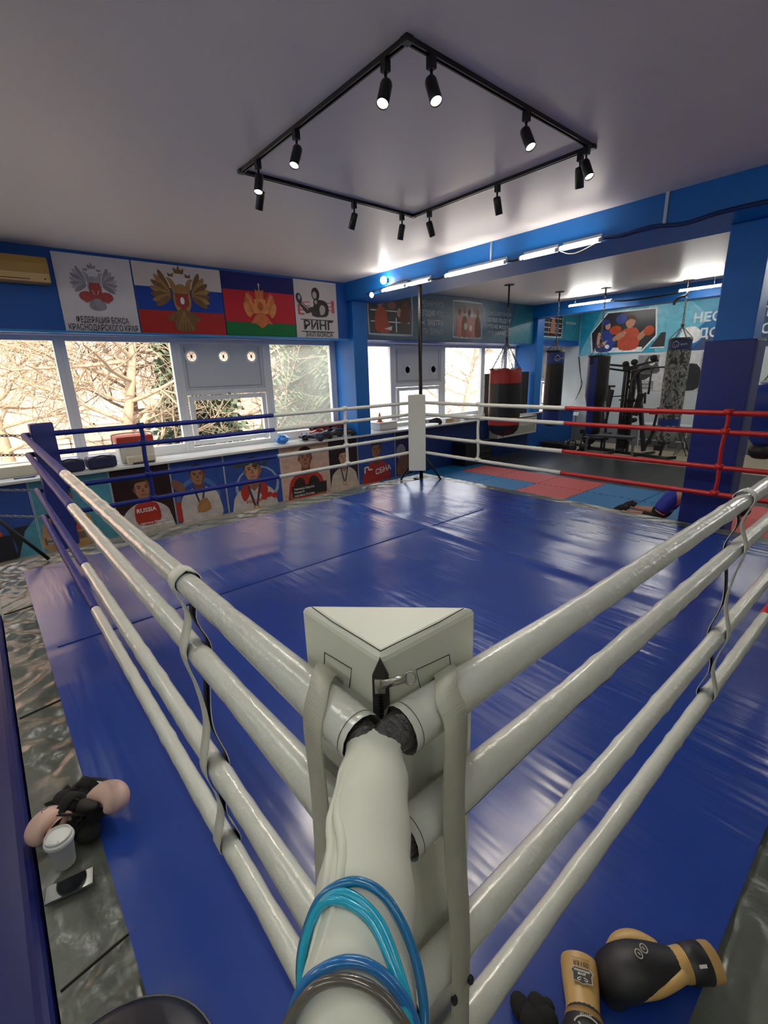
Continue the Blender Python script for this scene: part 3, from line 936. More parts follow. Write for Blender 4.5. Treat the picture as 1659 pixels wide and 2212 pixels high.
# ------------------------------------------------------------ fluorescent battens
TUBE = glow('fluorescent_tube', 'fff6ea', TUBE_E)
TUBEB = glow('added_tube_behind', 'fbf9ea', TUBE_BACK_E)  # only for the added tubes behind the camera
TUBEG = glow('fluorescent_tube_gym', 'fbfaf2', 75.0)
REFL = M('batten_white', 'e8edf2', 0.35)
def batten(x0, x1, y, z, label, tube=TUBE, reflector=True):
    t = thing('fluorescent_light', label, 'fluorescent light', ((x0+x1)/2, y, z), 'fluorescent lights')
    h = MB().bb(x0, x1, y-0.02, y+0.025, z+0.012, z+0.05, REFL)
    h.build('batten_housing', t, bevel=0.004)
    if reflector:
        r = MB(); r.bb(x0+0.02, x1-0.02, y+0.026, y+0.032, z+0.0, z+0.085, REFL)
        r.build('reflector', t)
    MB().tube([(x0+0.02, y-0.034, z+0.012), (x1-0.02, y-0.034, z+0.012)], 0.014, tube, 12).build('tube_lamp', t)
    for xe in (x0, x1-0.02):
        MB().bb(xe, xe+0.02, y-0.052, y-0.018, z-0.008, z+0.032, REFL).build('lamp_holder', t)
    return t
YB, ZB = 5.325, 3.085
for x0, x1, lb in ((-6.1, -5.53, 'leftmost short tube light on the beam above the window wall corner'), (-5.51, -5.0, 'short tube light on the beam just right of the dark pole'),
                   (-4.69, -3.64, 'long tube light under the beam between two gaps, above the large red bag'), (-3.43, -2.92, 'tube light under the beam, second from its right-hand end'), (-2.90, -2.40, 'tube light at the right-hand end of the lit row under the beam')):
    batten(x0, x1, YB, ZB, lb)
for x0, x1, lb in ((-5.95, -4.92, 'tube light hung on wires before the boxing banner, left one'), (-3.56, -2.80, 'tube light hung on wires above the camouflage bag')):
    t = batten(x0, x1, 11.15, 3.19, lb, TUBEG, False)
    for xe in (x0+0.15, x1-0.15):
        MB().tube([(xe, 11.15, 3.24), (xe, 11.15, CEIL)], 0.003, M('hanging_wire', 'b9bec4', 0.4), 5).build('hanging_wire', t)
for yb in (-0.45, -2.6):  # unseen tube lights added behind the camera to brighten ring and ceiling
    for x0, x1 in ((-5.4, -4.2), (-2.6, -1.4), (-0.2, 1.0), (1.8, 3.0)):
        t = batten(x0, x1, yb, 3.17, 'added unseen tube light behind the camera, brightening the ropes and ceiling', TUBEB, False)
        for xe in (x0+0.15, x1-0.15):
            MB().tube([(xe, yb, 3.22), (xe, yb, CEIL)], 0.003, M('hanging_wire', 'b9bec4', 0.4), 5).build('hanging_wire', t)
for yb in (8.3, 11.15):  # out-of-view tube lights added past the column to brighten the gym
    for x0, x1 in ((-0.6, 0.6), (1.6, 2.8)):
        t = batten(x0, x1, yb, 3.17, 'added unseen tube light past the padded column, brightening the gym area', TUBEG, False)
        for xe in (x0+0.15, x1-0.15):
            MB().tube([(xe, yb, 3.22), (xe, yb, CEIL)], 0.003, M('hanging_wire', 'b9bec4', 0.4), 5).build('hanging_wire', t)
for x0, x1 in ((-6.4, -5.3), (-4.6, -3.5), (-2.6, -1.5)):  # added tube lights, hidden by the beam, to lift the far wall
    t = batten(x0, x1, 13.1, 3.30, 'added unseen tube light hidden by the farther beam, brightening the far wall', TUBEG, False)
    MB().bb((x0+x1)/2-0.05, (x0+x1)/2+0.05, 13.08, 13.12, 3.35, CEIL, REFL).build('ceiling_bracket', t)
# small flood lamp and bulb on the beam end
fl = thing('flood_lamp', 'small bright round flood lamp on the beam near the window wall', 'lamp', (-6.03, 5.33, 3.24))
MB().bb(-6.06, -6.0, 5.32, 5.36, 3.22, 3.28, BLACK).build('bracket', fl)
MB().ell((-6.03, 5.275, 3.25), (0.06, 0.05, 0.06), glow('flood_bulb', 'fffaf0', 25)).build('bulb', fl)
sb = thing('bulb_lamp', 'small white bulb at the left end of the beam cable', 'lamp', (-6.36, 5.33, 3.10))
MB().tube([(-6.36, 5.34, 3.14), (-6.36, 5.3, 3.10)], 0.015, BLACK, 8).build('socket', sb)
MB().ell((-6.36, 5.28, 3.07), (0.035, 0.035, 0.042), glow('small_bulb', 'fff4e6', 10)).build('bulb', sb)
# cables
def cable(pts, r, m, label, cat='cable', group=None):
    return MB().tube(smooth_path(pts, 6), r, m, 6).build('cable', label=label, cat=cat, group=group)
CB = M('cable_black', '15181f', 0.5)
cable([(-6.6, 5.345, 3.12), (-6.36, 5.34, 3.13), (-6.1, 5.335, 3.15), (-5.6, 5.34, 3.19), (-5.4, 5.34, 3.12)], 0.01, CB, 'black cable sagging along the left end of the beam')
cable([(-2.38, 5.34, 3.12), (-2.2, 5.34, 3.10), (-1.9, 5.34, 3.115), (-1.6, 5.34, 3.075), (-1.3, 5.34, 3.10), (-0.9, 5.34, 3.10), (0.2, 5.34, 3.08), (0.9, 5.34, 3.10)], 0.022, M('cable_bundle', '0d2c66', 0.5), 'dark cable bundle sagging along the beam towards the column')
cable([(-4.98, 5.34, 3.11), (-4.85, 5.335, 3.095), (-4.70, 5.34, 3.11)], 0.016, CB, 'short dark cable between two tube lights on the beam')
cable([(-3.63, 5.34, 3.11), (-3.53, 5.335, 3.10), (-3.43, 5.34, 3.11)], 0.016, CB, 'short dark cable joining the long tube light to the next')
cable([(-4.9, 11.2, 3.2), (-4.6, 11.22, 3.17), (-4.1, 11.22, 3.17), (-3.56, 11.2, 3.19)], 0.02, CB, 'dark cable strung between the two hanging tube lights')
cable([(-2.87, 5.30, 3.07), (-2.75, 5.28, 3.02), (-2.62, 5.28, 3.02), (-2.42, 5.31, 3.09)], 0.006, M('loose_wire', 'd8c9b0', 0.5), 'loose pale wire drooping below the last tube light')
MB().bb(-1.80, -1.77, 5.345, 5.36, 3.12, CEIL, M('white_conduit', 'c9d2da', 0.4)).build('cable_conduit', label='short white cable duct on the beam near the column', cat='conduit')
MB().bb(-3.93, -3.91, 5.345, 5.36, 3.12, CEIL, M('white_conduit', 'c9d2da', 0.4)).build('cable_conduit', label='thin white cable duct on the beam above the long tube light', cat='conduit')

# ------------------------------------------------------------ flags above the windows
XF = WX+0.012
def wall_sheet(mb, y0, z0, x=XF):
    return Sheet(mb, (x, y0, z0), (0, 1, 0), (0, 0, 1), (1, 0, 0))
GREYINK, REDINK, GOLD = M('emblem_grey', '8d8b93', 0.7), M('emblem_red', 'a8443e', 0.7), M('emblem_gold', 'a37c46', 0.7)
GOLD2, GOLD3 = M('emblem_dark_gold', '7c5a34', 0.7), M('emblem_orange_gold', 'd0703a', 0.7)
def eagle(S, cx, cy, s, body, dark, shield, extra=None):
    for sg in (-1, 1):
        for k in range(7):
            a = 0.45+k*0.27
            L_ = s*(0.50-0.02*k)
            bx, by = cx+sg*s*0.13, cy+s*0.05
            ex, ey = bx+sg*L_*math.sin(a)*0.85, by+L_*math.cos(a)
            S.ell((bx+ex)/2+sg*s*.06, (by+ey)/2, L_*0.44, s*0.055, body if k % 2 else dark, math.atan2(ey-by, ex-bx))
        S.poly([(cx+sg*s*.05, cy+s*.1), (cx+sg*s*.13, cy+s*.32), (cx+sg*s*.24, cy+s*.36), (cx+sg*s*.2, cy+s*.28), (cx+sg*s*.14, cy+s*.08)][::sg], body, 4)
        S.poly([(cx+sg*s*.11, cy+s*.38), (cx+sg*s*.1, cy+s*.45), (cx+sg*s*.16, cy+s*.42), (cx+sg*s*.21, cy+s*.45), (cx+sg*s*.2, cy+s*.38)][::sg], dark)
        S.poly([(cx+sg*s*.1, cy-s*.2), (cx+sg*s*.3, cy-s*.32), (cx+sg*s*.24, cy-s*.4), (cx+sg*s*.08, cy-s*.28)][::sg], dark, 3)
    S.ell(cx, cy, s*0.17, s*0.27, body)
    S.poly([(cx-s*.1, cy-s*.2), (cx-s*.2, cy-s*.5), (cx, cy-s*.58), (cx+s*.2, cy-s*.5), (cx+s*.1, cy-s*.2)], dark, 4)
    for k in range(-2, 3):
        S.line([(cx, cy-s*.2), (cx+k*s*.07, cy-s*.54)], s*0.012, body)
    S.poly([(cx-s*.08, cy+s*.44), (cx-s*.1, cy+s*.54), (cx-s*.03, cy+s*.5), (cx, cy+s*.6), (cx+s*.03, cy+s*.5), (cx+s*.1, cy+s*.54), (cx+s*.08, cy+s*.44)], dark)
    S.poly([(cx-s*.12, cy+s*.1), (cx+s*.12, cy+s*.1), (cx+s*.12, cy-s*.1), (cx, cy-s*.2), (cx-s*.12, cy-s*.1)], shield)
def flag(y0, y1, z0, z1, label, draw, basem):
    mb = MB(); S_ = wall_sheet(mb, y0, z0); S_.base(y1-y0, z1-z0, 0.006, basem)
    draw(S_, y1-y0, z1-z0)
    return mb.build('flag', label=label, cat='flag', group='flags above the windows')
FW = M('flag_white', 'd8d3d6', 0.8, noise=0.03); FBLU = M('flag_blue', '15409c', 0.8); FRED = M('flag_red', 'b02a24', 0.8)
FNAV, FCRI, FGRN = M('flag_navy', '1b1c66', 0.8), M('flag_crimson', 'bf2330', 0.8), M('flag_green', '0b7038', 0.8)
FTXT = M('flag_text', '3a3038', 0.8)
def f1(S_, w, h):
    eagle(S_, w*0.47, h*0.60, 0.50, M('emblem_pale', 'a7a4aa', 0.7), GREYINK, REDINK)
    for sg in (-1, 1):
        S_.ell(w*0.47+sg*0.115, h*0.475, 0.085, 0.062, REDINK); 
    S_.rect(w*0.47-0.07, h*0.45, w*0.47+0.07, h*0.62, REDINK)
    S_.line([(w*.47-0.04, h*.56), (w*.47-0.015, h*.5)], 0.008, FW); S_.line([(w*.47+0.04, h*.56), (w*.47+0.015, h*.5)], 0.008, FW)
    S_.text('ФЕДЕРАЦИЯ БОКСА', w*0.5, h*0.135, 0.105, FTXT, 'c', 0.012, width=w*0.70)
    S_.text('КРАСНОДАРСКОГО КРАЯ', w*0.5, h*0.035, 0.105, FTXT, 'c', 0.012, width=w*0.92)
flag(0.82, 1.72, 2.405, 3.36, 'white flag with grey and red eagle emblem and two lines of lettering', f1, FW)
def f2(S_, w, h):
    S_.rect(0, h*.345, w, h*.67, FBLU); S_.rect(0, 0, w, h*.345, FRED)
    eagle(S_, w*.50, h*.52, 0.78, GOLD, GOLD2, M('emblem_shield_red', '9c3b33', 0.7))
    S_.ell(w*.5, h*.5, 0.03, 0.05, PURE)
flag(1.74, 2.985, 2.415, 3.36, 'white, blue and red striped flag with large golden double-headed eagle', f2, M('flag_tricolour_white', 'd8cdc8', 0.8))
def f3(S_, w, h):
    S_.rect(0, h*.22, w, h*.73, FCRI); S_.rect(0, 0, w, h*.22, FGRN)
    cx, cy = w*.49, h*.47
    for sg in (-1, 1):
        for k in range(3):
            S_.ell(cx+sg*(0.17+0.03*k), cy+0.06-0.05*k, 0.05, 0.16-0.02*k, GOLD3 if k % 2 else M('emblem_amber', 'd98a4a', 0.7), -sg*0.35)
        S_.line([(cx+sg*.1, cy+.1), (cx+sg*.2, cy+.24)], 0.012, GOLD3)
    S_.poly([(cx-.12, cy-.08), (cx-.1, cy+.12), (cx, cy+.16), (cx+.1, cy+.12), (cx+.12, cy-.08), (cx, cy-.16)], M('emblem_amber', 'd98a4a', 0.7))
    S_.poly([(cx-.07, cy+.14), (cx-.075, cy+.28), (cx-.03, cy+.25), (cx, cy+.29), (cx+.03, cy+.25), (cx+.075, cy+.28), (cx+.07, cy+.14)], GOLD3)
    S_.line([(cx, cy+.28), (cx, cy+.37)], 0.012, PURE); S_.line([(cx-.02, cy+.34), (cx+.02, cy+.34)], 0.01, PURE)
    S_.poly([(cx-.1, cy-.12), (cx-.2, cy-.26), (cx-.12, cy-.24), (cx, cy-.32), (cx+.12, cy-.24), (cx+.2, cy-.26), (cx+.1, cy-.12)], GOLD3)
    S_.ell(cx, cy+.02, 0.05, 0.07, M('emblem_ochre', 'c0542c', 0.7)); S_.line([(cx-.1, cy-.1), (cx+.1, cy-.1)], 0.015, M('emblem_ochre', 'c0542c', 0.7))
flag(3.0, 4.26, 2.43, 3.365, 'navy, crimson and green striped flag with orange-gold crowned emblem', f3, FNAV)
def f4(S_, w, h):
    PINK = M('print_rope_red', 'c2565c', 0.8)
    for k in range(3):
        z = h*(0.50+0.065*k)
        S_.line([(w*.05, z-.02), (w*.35, z)], 0.014, PINK); S_.line([(w*.62, z), (w*.9, z+.01)], 0.014, PINK)
    S_.rect(w*.06, h*.40, w*.11, h*.58, PINK); S_.rect(w*.86, h*.46, w*.93, h*.68, PINK); S_.rect(w*.06, h*.40, w*.2, h*.43, PINK)
    BD = M('print_boxer_dark', '3d332f', 0.8); BL = M('print_boxer_light', 'b7aaa2', 0.8)
    S_.poly([(.40, .37), (.36, .52), (.26, .50), (.10, .62), (.06, .58), (.22, .40), (.38, .44)], BD)
    S_.ell(.085, .645, .06, .085, BD, 0.2)
    S_.poly([(.34, .37), (.38, .55), (.46, .64), (.64, .62), (.70, .5), (.64, .37)], BD, 3)
    S_.poly([(.52, .39), (.60, .42), (.62, .52), (.55, .56), (.5, .5)], BL, 3)
    S_.ell(.43, .73, .085, .11, BD); S_.ell(.41, .715, .045, .06, BL); S_.ell(.44, .585, .065, .075, BD, 0.3); S_.ell(.43, .6, .03, .035, BL)
    S_.ell(.09, .66, .025, .04, BL); S_.line([(.26, .47), (.13, .57)], 0.02, BL)
    S_.rect(w*.10, h*.315, w*.90, h*.33, INK); S_.rect(w*.10, h*.105, w*.90, h*.12, INK)
    S_.text('РИНГ', w*.52, h*.155, 0.20, INK, 'c', 0.028, width=w*.70)
    S_.text('ЗАЛ БОКСА', w*.53, h*.025, 0.10, INK, 'c', 0.012, width=w*.66)
flag(4.275, 5.16, 2.425, 3.37, 'white banner with drawn boxer, red ring ropes and gym lettering', f4, M('flag_cream', 'd6cdc8', 0.8))

# air conditioner left of the flags
ac = thing('air_conditioner', 'yellowed wall air conditioner left of the white flag', 'air conditioner', (-7.25, 0.3, 2.95))
ACM = M('yellowed_plastic', 'b08a4c', 0.4); ACL = M('yellowed_plastic_light', 'd3b27c', 0.4)
b = MB(); prof = [(-7.24, 2.95), (-7.05, 2.95), (-7.03, 3.0), (-7.03, 3.16), (-7.06, 3.24), (-7.24, 3.26)]
b.prism([(x, -0.1, z) for x, z in prof], (0, 0.84, 0), ACM); b.build('casing', ac, bevel=0.012)
MB().bb(-7.045, -7.02, -0.09, 0.73, 2.955, 3.05, ACL).build('lower_trim', ac, bevel=0.006)
MB().bb(-7.02, -7.012, -0.05, 0.52, 2.985, 3.005, ACL).bb(-7.018, -7.013, -0.06, 0.53, 2.972, 2.982, GOLD2).build('louver', ac)
MB().ell((-7.018, 0.68, 2.99), (0.004, 0.009, 0.009), INK).build('indicator', ac)

# ------------------------------------------------------------ boxer posters below the sill
SK = [M('print_skin_%d' % i, c, 0.6) for i, c in enumerate(('9c6b52', 'b98468', '7a5140', 'c79a80'))]
SKD = [M('print_skin_shade_%d' % i, c, 0.6) for i, c in enumerate(('6e4736', '8a5c46', '523529', '9c7058'))]
HAIR = M('print_hair', '241d1b', 0.7)
def bust(S_, cx, cy, s, sk, shirt, pose='plain', trim=None, gl=None):
    """A head-and-shoulders portrait; cy = chin height."""
    a, d = SK[sk], SKD[sk]
    S_.poly([(cx-.46*s, cy-.95*s), (cx-.47*s, cy-.42*s), (cx-.36*s, cy-.22*s), (cx-.13*s, cy-.10*s), (cx+.13*s, cy-.10*s), (cx+.36*s, cy-.22*s), (cx+.47*s, cy-.42*s), (cx+.46*s, cy-.95*s)], shirt, 4)
    S_.poly([(cx-.11*s, cy+.08*s), (cx-.13*s, cy-.12*s), (cx, cy-.24*s), (cx+.13*s, cy-.12*s), (cx+.11*s, cy+.08*s)], d)
    if trim is not None:
        S_.poly([(cx-.15*s, cy-.06*s), (cx-.30*s, cy-.18*s), (cx-.24*s, cy-.42*s), (cx-.10*s, cy-.26*s)], trim, 3)
        S_.poly([(cx+.15*s, cy-.06*s), (cx+.30*s, cy-.18*s), (cx+.24*s, cy-.42*s), (cx+.10*s, cy-.26*s)], trim, 3)
    S_.ell(cx, cy+.20*s, .165*s, .235*s, a)
    S_.ell(cx-.17*s, cy+.19*s, .028*s, .055*s, d); S_.ell(cx+.17*s, cy+.19*s, .028*s, .055*s, d)
    S_.poly([(cx-.175*s, cy+.22*s), (cx-.16*s, cy+.40*s), (cx, cy+.48*s), (cx+.16*s, cy+.40*s), (cx+.175*s, cy+.22*s), (cx+.13*s, cy+.33*s), (cx-.12*s, cy+.33*s)], HAIR, 3)
    for sg in (-1, 1):
        S_.line([(cx+sg*.035*s, cy+.255*s), (cx+sg*.115*s, cy+.262*s)], .018*s, HAIR)
        S_.ell(cx+sg*.07*s, cy+.222*s, .028*s, .013*s, HAIR)
    S_.poly([(cx-.005*s, cy+.23*s), (cx-.04*s, cy+.13*s), (cx+.03*s, cy+.13*s)], d)
    S_.ell(cx, cy+.07*s, .06*s, .013*s, d)
    S_.poly([(cx+.06*s, cy+.38*s), (cx+.165*s, cy+.28*s), (cx+.155*s, cy+.1*s), (cx+.07*s, cy+.0*s), (cx+.12*s, cy+.18*s)], d, 3)
    if pose == 'medal':
        rb = M('print_ribbon', '3a3550', 0.6)
        S_.line([(cx-.13*s, cy-.10*s), (cx-.02*s, cy-.55*s)], .045*s, rb); S_.line([(cx+.13*s, cy-.10*s), (cx+.02*s, cy-.55*s)], .045*s, rb)
        S_.ell(cx, cy-.60*s, .075*s, .075*s, M('print_medal', 'a7794a', 0.5)); S_.ell(cx, cy-.60*s, .045*s, .045*s, M('print_medal_mid', 'd1b48c', 0.5))
    if gl is not None:
        for sg in (-1, 1):
            S_.poly([(cx+sg*.46*s, cy-.6*s), (cx+sg*.40*s, cy-.8*s), (cx+sg*.18*s, cy-.62*s), (cx+sg*.2*s, cy-.5*s)][::sg], a, 3)
            S_.ell(cx+sg*.20*s, cy-.42*s, .15*s, .18*s, gl, sg*0.3)
            S_.ell(cx+sg*.11*s, cy-.40*s, .05*s, .10*s, M('print_glove_shade', '2b1512', 0.6), sg*0.2)
def poster(y0, y1, label, bgm, draw):
    z0, z1 = -0.462, 0.545
    mb = MB(); S_ = wall_sheet(mb, y0+0.004, z0, WX+0.006); w, h = y1-y0-0.008, z1-z0
    S_.base(w, h, 0.005, M('poster_board', 'd6d6d2', 0.4)); S_.rect(0.006, 0.006, w-0.006, h, bgm)
    draw(S_, w, h)
    mb.build('poster', label=label, cat='poster', group='boxer posters below the sill')
TEAL, NAVYP, DKB, PBLU, BEI, GRY = M('print_teal', '4d8fa6', 0.35), M('print_navy', '1e2350', 0.35), M('print_maroon_dark', '2a1716', 0.35), M('print_blue', '2d4a94', 0.35), M('print_beige', 'c9a898', 0.35), M('print_brown_grey', '6f5a50', 0.35)
PRED, POR, PWH = M('print_red', 'a83026', 0.4), M('print_orange', 'b8481f', 0.4), M('print_shirt_white', 'c3bcbb', 0.4)
def tl(S_, x, y, lines, s=0.05, m=None, al='l', b=0.01):
    for i, t in enumerate(lines):
        S_.text(t, x, y-i*s*1.15, s, m or PURE, al, b)
def p0(S_, w, h):
    S_.rect(0.006, 0.006, w-.006, h*.42, M('print_black_panel', '22242c', 0.35))
    S_.poly([(w*.72, .006), (w-.006, .006), (w-.006, h*.5), (w*.85, h*.35)], TEAL)
    bust(S_, w*.38, h*.62, 0.62, 0, PBLU, gl=POR)
    S_.rect(0.006, 0.006, w*.7, h*.34, M('print_black_panel', '22242c', 0.35))
    tl(S_, w*.08, h*.27, ['Слитов', 'Эломпак', 'ль, "Атланта', 'Сидней'], 0.07)
poster(-0.95, 0.02, 'poster of a boxer with orange gloves and white lettering on black, far left', PBLU, p0)
def p1(S_, w, h):
    bust(S_, w*.36, h*.60, 0.62, 1, M('print_gold_top', 'b08a5c', 0.4), gl=POR)
    S_.rect(w*.04, h*.10, w*.55, h*.20, GRY); tl(S_, w*.07, h*.16, ['Победитель', 'кубка'], 0.05)
poster(0.02, 0.965, 'teal poster of a boxer with orange gloves behind the near left ropes', TEAL, p1)
def p2(S_, w, h):
    bust(S_, w*.50, h*.52, 0.72, 0, PWH)
    S_.poly([(w*.33, .12), (w*.30, h*.36), (w*.38, h*.44), (w*.62, h*.44), (w*.72, h*.36), (w*.70, .12)], PRED, 3)
    S_.text('RUSSIA', w*.5, h*.30, 0.09, PURE, 'c', 0.015)
    tl(S_, w*.35, h*.11, ['Чемпион Европы', 'чемпион мира, Пекин'], 0.045)
poster(0.965, 1.80, 'dark poster of a boxer in a red and white vest lettered RUSSIA', DKB, p2)
def p3(S_, w, h):
    S_.poly([(w*.45+.36*math.cos(t), h*.35+.36*math.sin(t)) for t in [k*.2 for k in range(32)]], M('print_mid_blue', '4a70a8', 0.35))
    S_.ell(w*.45, h*.35, .29, .29, PBLU)
    bust(S_, w*.48, h*.60, 0.66, 0, PWH, 'medal')
    S_.poly([(.006, h*.72), (.14, h*.66), (.20, h*.5), (.10, h*.5), (.006, h*.6)], SK[2], 3)
    S_.rect(.01, .03, .09, h*.36, PRED)
    S_.poly([(w*.40, h*.12), (w*.44, h*.3), (w*.6, h*.34), (w*.66, h*.14)], M('print_medal', 'a7794a', 0.5), 2)
poster(1.80, 2.66, 'blue poster of a man in white tracksuit with medal and raised arm', PBLU, p3)
def p4(S_, w, h):
    S_.ell(w*.55, h*.38, .42, .36, M('print_pale_ring', '8fa0bd', 0.35)); S_.ell(w*.55, h*.40, .37, .31, PBLU)
    bust(S_, w*.48, h*.50, 0.86, 1, PWH, 'medal', PRED)
    for k in range(4):
        S_.ell(w*(.22+.17*k), h*.79+.02*(k % 2), .10, .045, M('print_leaf', '3d4440', 0.5), .3*k)
    for k in range(3):
        S_.ell(w*(.64+.1*k), h*.16+.03*(k % 2), .06, .05, PRED)
    S_.text('РОССИЯ', w*.45, h*.10, 0.07, PRED, 'c', 0.01)
poster(2.66, 3.71, 'blue poster of a wreathed man in red and white tracksuit', PBLU, p4)
def p5(S_, w, h):
    bust(S_, w*.50, h*.58, 0.80, 0, PRED, gl=M('print_dark_glove', '2a201e', 0.5))
    S_.rect(w*.18, h*.03, w*.92, h*.24, M('print_black_panel', '22242c', 0.35))
    tl(S_, w*.22, h*.16, ['Чемпион Европы', 'Роман Р.', 'чемпион России'], 0.055)
poster(3.71, 4.77, 'beige poster of a boxer in red with dark gloves raised', BEI, p5)
def p6(S_, w, h):
    bust(S_, w*.5, h*.50, 0.66, 3, M('print_ivory', 'c2b6a8', 0.4), 'medal')
poster(4.77, 5.49, 'brown poster of a man in ivory jacket with dark ribbon medal', DKB, p6)
def p7(S_, w, h):
    bust(S_, w*.48, h*.52, 0.76, 0, PRED)
    S_.line([(w*.16, h*.22), (w*.16, h*.34), (w*.26, h*.34), (w*.26, h*.28), (w*.36, h*.28)], 0.03, PURE)
    S_.text('СБНА', w*.66, h*.18, 0.16, PURE, 'c', 0.02, rot=0.15)
poster(5.49, 6.53, 'blue poster of a man in a red sports top with white lettering', PBLU, p7)
def p8(S_, w, h):
    S_.ell(w*.3, h*.55, .14, .17, M('print_grey_glove', '8a8a90', 0.5)); S_.poly([(.05, .05), (.1, .4), (.3, .5), (.45, .3), (.4, .05)], SK[2], 3)
poster(6.53, 7.1, 'dark poster with a grey glove just left of the far corner pad', NAVYP, p8)
MB().bb(WX+0.002, WX+0.012, 7.15, 11.68, FLOOR, 0.545, M('deep_blue_dado', '12336f', 0.45)).build('wall_panel', label='dark blue wall panel under the sill beyond the far corner post', cat='wall panel')

# ------------------------------------------------------------ long banner between the columns
def framed_pic(S_, x0, y0, x1, y1, kind):
    w, h = x1-x0, y1-y0
    S_.poly([(x0-.03, y0+.02), (x0+.02, y0-.03), ((x0+x1)/2, y0-.045), (x1-.02, y0-.03), (x1+.03, y0+.02), (x1+.045, (y0+y1)/2), (x1+.03, y1-.02), (x1-.02, y1+.03), ((x0+x1)/2, y1+.045), (x0+.02, y1+.03), (x0-.03, y1-.02), (x0-.045, (y0+y1)/2)], M('print_pale_frame', 'bccad4', 0.4), 3)
    S_.poly([(x0, y0), (x1, y0), (x1+.02, (y0+y1)/2), (x1, y1), (x0, y1), (x0-.02, (y0+y1)/2)], DKB)
    if kind == 0:
        for k in range(2):
            S_.line([(x0+.03, y0+h*(.30+.28*k)), (x1-.05, y0+h*(.30+.28*k))], 0.022, PURE)
        S_.line([(x0+w*.62, y0+.03), (x0+w*.62, y0+h*.42)], 0.028, PURE)
        S_.poly([(x0+w*.16, y0+h*.05), (x0+w*.12, y0+h*.4), (x0+w*.2, y0+h*.66), (x0+w*.38, y0+h*.62), (x0+w*.42, y0+h*.35), (x0+w*.46, y0+h*.05)], POR, 3)
        S_.poly([(x0+w*.33, y0+h*.12), (x0+w*.52, y0+h*.2), (x0+w*.5, y0+h*.08)], PURE)
        S_.ell(x0+w*.25, y0+h*.76, .07, .08, SK[1]); S_.ell(x0+w*.52, y0+h*.72, .11, .07, SK[0]); S_.ell(x0+w*.70, y0+h*.55, .07, .09, SK[3])
        S_.poly([(x0+w*.72, y0+h*.3), (x0+w*.76, y0+h*.72), (x0+w*.9, y0+h*.85), (x0+w*.95, y0+h*.35)], SK[2], 3)
    elif kind == 1:
        for k, (a, c) in enumerate(((.2, POR), (.38, SK[0]), (.55, PRED), (.74, POR), (.86, SK[2]))):
            S_.poly([(x0+w*(a-.1), y0+.02), (x0+w*(a-.09), y0+h*.5), (x0+w*a, y0+h*.62), (x0+w*(a+.09), y0+h*.5), (x0+w*(a+.1), y0+.02)], c, 3)
            S_.ell(x0+w*a, y0+h*(.72+.06*(k % 2)), .055, .075, SK[k % 4])
        S_.ell(x0+w*.42, y0+h*.30, .06, .08, PURE); S_.ell(x0+w*.6, y0+h*.26, .05, .07, PURE)
    else:
        for k in range(4):
            S_.line([(x0+.02, y0+h*(.16+.2*k)), (x1-.02, y0+h*(.14+.2*k))], 0.016, PURE)
        S_.line([(x0+w*.25, y0+.04), (x0+w*.25, y1-.2)], 0.012, PURE)
        S_.poly([(x0+w*.36, y0+.1), (x0+w*.38, y0+h*.6), (x0+w*.5, y0+h*.8), (x0+w*.6, y0+h*.55), (x0+w*.58, y0+.1)], SK[1], 3)
        S_.ell(x0+w*.5, y0+h*.86, .07, .06, SK[3]); S_.poly([(x0+w*.62, y0+.06), (x0+w*.66, y0+h*.5), (x0+w*.78, y0+h*.6), (x0+w*.8, y0+.1)], GREYINK, 3)
SLATE = M('banner_slate', '35566f', 0.35); SLATE2 = M('banner_teal_end', '2f7f95', 0.35); SIL = M('banner_silver_text', 'dfe4e8', 0.4); SILD = M('banner_dim_text', 'aab8c2', 0.4)
mb = MB(); y0 = 5.79; S_ = wall_sheet(mb, y0, 2.43)
S_.base(5.88, 0.96, 0.006, SLATE)
S_.poly([(4.7, 0), (5.88, 0), (5.88, .96), (5.1, .96)], SLATE2)
S_.poly([(0.0, 0.0), (0.35, 0), (0.18, .96), (0, .96)], M('banner_slate_dark', '33526c', 0.35))
framed_pic(S_, .14, .12, 1.28, .86, 0)
for i, (t, mt) in enumerate((('ТРЕНИРУЙСЯ', SILD), ('СЕГОДНЯ, ЧТО', SIL), ('БЫ  ЗАВТРА', SIL), ('БЫТЬ ПЕРВЫМ', SILD))):
    S_.text(t, 2.27, .70-i*.185, 0.15, mt, 'r', 0.012, width=0.78)
framed_pic(S_, 2.62, .12, 3.62, .86, 1)
for i, (t, mt) in enumerate((('ДИСЦИПЛИНА', SILD), ('БОЛЕЕ ПОДВИГ', SIL), ('ЭТО НЕ ФИЗИКА,', SIL), ('ЭТО ХАРАКТЕР', SILD))):
    S_.text(t, 3.86, .64-i*.15, 0.12, mt, 'l', 0.008, width=0.98)
mb.build('wall_banner', label='long slate banner with two boxing pictures above the middle windows', cat='banner')
mb = MB(); S_ = wall_sheet(mb, 12.06, 2.56); S_.base(2.17, 0.83, 0.006, M('banner_teal', '2b7d90', 0.35))
framed_pic(S_, .15, .1, 1.1, .74, 2)
S_.text('ЧЕМПИОНЫ', 1.3, .45, 0.1, SIL, 'l', 0.008)
mb.build('wall_banner', label='short teal banner with a picture of boxers in a ring, beside the far corner', cat='banner')

